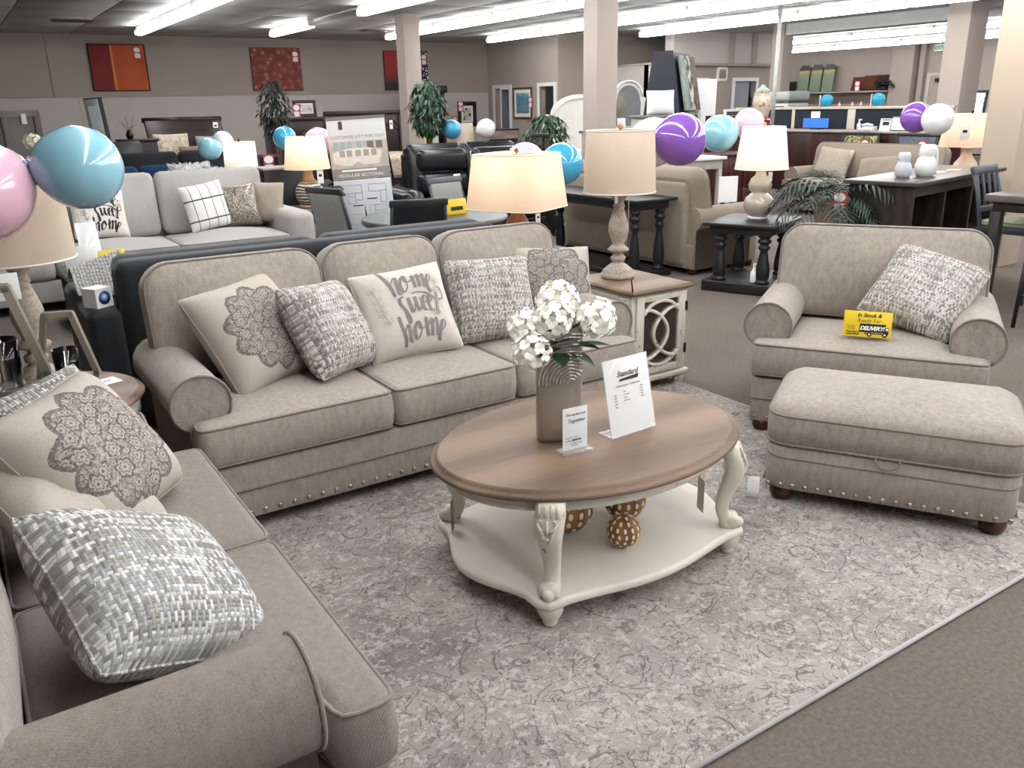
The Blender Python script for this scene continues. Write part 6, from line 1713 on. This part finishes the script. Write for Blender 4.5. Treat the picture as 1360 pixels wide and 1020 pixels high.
# ---- rug display tower
tw = thing('rug_tower', 'tall navy display tower hung with patterned rugs', 'display', (9.62, 10.25, 0), math.radians(-58))
NV = plain('navy_panel', '1d222d', .6, var=.06)
MB().prism([(-.50, 0), (.50, 0), (.14, 2.36), (-.16, 2.36)], -.03, .03, TR(0, -.3, 0)).build('end_panel', NV, tw)
MB().prism([(-.48, 0), (.48, 0), (.13, 2.34), (-.15, 2.34)], -.27, .75).build('core', NV, tw)
def rugpat(nm, a, b, sc):
    t = NT(nm); n = t.noise(sc, 4, .65)[0]; return t.fin(t.ramp(n, [(.4, hexc(a)), (.6, hexc(b))]), .95)
RP = [rugpat('rug_teal', '6f7d78', '8b8f89', 8), rugpat('rug_rust', '6b5249', '8a7268', 9), rugpat('rug_mono', '2a2825', 'b9b4aa', 6), rugpat('rug_taupe', '54483f', '7a6a60', 9), rugpat('rug_brown', '4a4038', '6d6258', 7), rugpat('rug_grey', '5c5b56', '8f8d85', 9)]
for r_, z0, z1 in ((0, 1.50, 2.30), (1, .74, 1.48), (2, .05, .72)):
    for c_ in range(3):
        y0 = -.24 + c_ * .33
        f = lambda z: lerp(.53, .165, z / 2.36) + .01
        MB().add([(f(z0) + .02, y0, z0), (f(z0) + .02, y0 + .31, z0), (f(z1), y0 + .31, z1), (f(z1), y0, z1), (f(z0) + .05, y0, z0), (f(z0) + .05, y0 + .31, z0), (f(z1) + .025, y0 + .31, z1), (f(z1) + .025, y0, z1)],
                 [(0, 3, 2, 1), (4, 5, 6, 7), (0, 1, 5, 4), (2, 3, 7, 6), (1, 2, 6, 5), (0, 4, 7, 3)], False).build('hanging_rug', RP[(r_ * 3 + c_ * 2 + r_) % 6], tw)
t = thing('price_list', 'stapled white price lists hanging beside the rug tower', 'paper', (10.55, 10.35, 1.25), -.55)
for k in range(3): MB().box(-.16, .16, -.004 - .004 * k, -.003 * k, .44 - .22 * k, .70 - .22 * k + .02, T=TR(rx=.06)).build('sheet', WHITE, t)
MB().box(-.02, .02, 0, .02, -1.25, .68).build('post', CHROME, t)
# ---- white bedroom suite
WP = painted('antique_white', 'd2cfc8', '8d877c', .72)
wd_ = thing('white_dresser', 'antique white dresser carrying an arched mirror', 'cabinet', (9.95, 11.8, 0), -.12)
MB().rbox(-.62, .62, -.24, .24, .06, 1.14, .008).build('carcass', WP, wd_); MB().rbox(-.66, .66, -.27, .27, 1.14, 1.18, .008).build('top', plain('grey_top', '6e6a65', .4), wd_)
for x in (-.31, .31):
    for k in range(3):
        d_ = MB().rbox(x - .28, x + .28, -.255, -.24, .12 + k * .34, .42 + k * .34, .006).build('drawer', WP, wd_)
        MB().sphere((x, -.265, .27 + k * .34), .016, 8, 6).build('knob', INK, d_)
for x in (-.55, .55): MB().box(x - .05, x + .05, -.2, .2, 0, .06).build('foot', WP, wd_)
am_ = thing('arched_mirror', 'arched antique white mirror standing on the white dresser', 'mirror', (10.25, 11.92, 1.18), -.12)
oa = [(-.36, 0), (-.36, .42), (-.40, .44), (-.37, .52)] + [(-.30 * math.cos(PI * k / 12), .56 + .26 * math.sin(PI * k / 12)) for k in range(13)] + [(.37, .52), (.40, .44), (.36, .42), (.36, 0)]
MB().prism(list(reversed(oa)), .0, .035).build('frame', WP, am_)
ia = [(-.26, .06), (-.26, .46)] + [(-.24 * math.cos(PI * k / 12), .50 + .24 * math.sin(PI * k / 12)) for k in range(13)] + [(.26, .46), (.26, .06)]
MB().prism(list(reversed(ia)), -.006, .0).build('mirror_glass', plain('mirror_glass', 'b8b9b8', .08, .95), am_)
MB().tube([(-.29 * math.cos(PI * k / 12), -.01, .56 + .25 * math.sin(PI * k / 12)) for k in range(13)], .018, 6).build('arched_moulding', WP, am_)
wc_ = thing('white_nightstand', 'small antique white chest with drawers below the navy tower', 'cabinet', (8.62, 9.30, 0), -.35)
MB().rbox(-.38, .38, -.2, .2, .05, 1.42, .006).build('carcass', WP, wc_); MB().rbox(-.41, .41, -.23, .23, 1.42, 1.455, .006).build('top', plain('grey_top', '6e6a65', .4), wc_)
for k in range(4):
    d_ = MB().rbox(-.34, .34, -.215, -.2, .10 + k * .33, .39 + k * .33, .006).build('drawer', WP, wc_); MB().sphere((0, -.225, .25 + k * .33), .015, 8, 6).build('knob', INK, d_)
pillow('throw_pillow', 'white scalloped pillow standing on the white chest', plain('white_quilt', 'dedddb', .9, var=.03), 0.42, .34, .08, (8.58, 9.28, 1.457), (-.12, 0, -.4), n=12)
yellow_card('yellow card on the white dresser top', (9.62, 11.66, 1.182), -.2, .2, .12)
t = thing('price_sheet', 'white price sheet on the dresser beside the yellow card', 'sign', (9.86, 11.62, 1.182), -.2); MB().rbox(-.08, .08, -.002, .002, 0, .2, .001, T=TR(rx=-.15)).build('sheet', WHITE, t); MB().box(-.05, .05, 0, .06, 0, .004).build('foot', ACR, t)
bp = thing('bed_post', 'antique white carved bed post beside the square column', 'bed', (8.2, 10.0, 0)); MB().lathe([(.06, 0), (.06, .9), (.04, .95), (.06, 1.05), (.05, 1.2), (.07, 1.32), (.03, 1.38), (.05, 1.42), (.02, 1.46)], 14).build('post', WP, bp)
MB().rbox(.02, .2, -.03, .03, .3, 1.0, .008).build('side_panel', WP, bp)
wh = thing('white_headboard', 'arched antique white headboard behind the square column', 'bed', (10.5, 13.6, 0))
oh = [(-.85, .3), (-.85, 1.25), (-.8, 1.45)] + [(-.7 * math.cos(PI * k / 14), 1.42 + .38 * math.sin(PI * k / 14)) for k in range(15)] + [(.8, 1.45), (.85, 1.25), (.85, .3)]
MB().prism(list(reversed(oh)), 0, .06).build('panel', WP, wh)
MB().tube([(-.66 * math.cos(PI * k / 14), -.01, 1.40 + .34 * math.sin(PI * k / 14)) for k in range(15)], .03, 6).build('moulding', WP, wh)
for s in (-1, 1): MB().rbox(s * .85 - .06, s * .85 + .06, -.03, .08, 0, 1.4, .01).build('post', WP, wh)
MB().rbox(-.78, .78, -1.2, -.03, .25, .8, .06, k=2).build('mattress', IVORY, wh)
ficus('leafy_plant', 'leafy green plant before the arched white headboard', (8.9, 12.5, 0), .62, .36, .30, 420, plain('schefflera_leaf', '304a30', .45, var=.35, vs=18), seed=8, ls=.13)
gs = box_sofa('grey_armchair', 'dark grey armchair beyond the pink balloon', (8.0, 12.2, 0), -.3, 1.0, fabric('slate_cloth', '55565a', 120, .15, .2), .85, .15, .62, 1.05, .46, 1, cat='chair')
wdr = thing('wicker_chest', 'low brown chest below the blue landscape print', 'cabinet', (10.6, 16.6, 0), -.6); MB().rbox(-.35, .35, -.2, .2, 0, 1.1, .01).build('carcass', wood('wicker_brown', '5f5147', '7d6d61', 9, .7, 'X'), wdr); MB().rbox(-.37, .37, -.22, .22, 1.1, 1.13, .006).build('top', DARKW2, wdr)
t = thing('wall_mirror', 'small cream framed mirror with rounded corners on the office wall', 'mirror', (15.45, YS - .002, 2.05)); ol = rrect(-.17, .17, 0, .32, .06, 4, 2)
MB().slab(ol, [(0, 0), (0, .03), (.01, .035)], STAND, None, 2, 0, True).build('frame', plain('ivory_frame', 'e3dcc6', .4), t); MB().slab(rrect(-.11, .11, .06, .26, .03, 4, 2), [(0, .03), (0, .038)], STAND, None, 2, 0, True).build('mirror_glass', plain('mirror_dark', '6d665c', .2, .6), t)
# ---- wall shelf goods in the far bay
SG = NT('gilded_green'); _x, _y, _z = SG.sep(SG.co()); _n = SG.noise(7, 4, .7)[0]
GRN = SG.fin(SG.ramp(SG.math('ADD', _z, SG.math('MULTIPLY', _n, .18)), [(.45, hexc('6f7f68')), (.62, hexc('7d8a72')), (.72, hexc('b19a5c')), (.86, hexc('8d8562'))]), .5, .1)
for k in range(3):
    t = thing('arched_wall_art', 'tall green and gold arched wall panel on the long ledge', 'wall art', (23.72, 19.0 - k * .47, 1.812), 0, 'green arched panels on the long ledge', (0, .0, -PI / 2)); t.rotation_euler = (-.12, 0, -PI / 2)
    MB().prism([(.20, 0), (-.20, 0), (-.20, .70), (-.12, .80), (.12, .80), (.20, .70)][::-1], -.03, 0).build('panel', GRN, t)
    MB().prism([(.205, .66), (-.205, .66), (-.205, .71), (-.12, .82), (.12, .82), (.205, .71)][::-1], -.034, .002).build('black_cap', BLACKW, t)
for lb, y, w, h, m in (('rust brown pillow at the end of the green panels', 16.95, .5, .42, 'a'), ('rust brown pillow leaning behind the other one', 16.55, .5, .46, 'a'), ('dark brown square pillow beside the far palm', 16.1, .45, .46, 'b'), ('dark plum pillow left of the green panels', 19.55, .5, .36, 'c'), ('dark plum bolster at the start of the long ledge', 20.05, .55, .40, 'c')):
    pillow('throw_pillow', lb, fabric('ledge_cloth_' + m, {'a': '5d3423', 'b': '33261c', 'c': '2b1c1a'}[m], 100, .2, .2), w, h, .09, (23.72, y, 1.812), (-.2, 0, -PI / 2), n=10)
price_tag('white tag on the rust brown pillow', (23.55, 16.85, 1.812), -PI / 2, 1.8)
palm('small_palm', 'dark palm on the long ledge beside the brown pillows', (23.6, 16.0, 1.812), 14, .34, (.1, .12, BLACKW), plain('far_palm_leaf', '34402f', .6, var=.2), seed=21, wid=.09)
framed('picture_frame', 'black framed mirror standing behind the beige column', (16.9, 9.4, 1.22), -PI / 2, .36, .5, BLACKW, plain('mirror_glass', 'b8b9b8', .08, .95), .05, tilt=-.1)
bk = thing('dark_bookcase', 'dark open bookcase behind the beige column', 'shelf', (17.1, 9.2, 0), -PI / 2)
for z in (.1, .5, .86, 1.18): MB().box(-.6, .6, -.18, .18, z, z + .035).build('shelf_board', DARKW, bk)
for x in (-.6, .57): MB().box(x, x + .03, -.18, .18, 0, 1.2).build('side_panel', DARKW, bk)
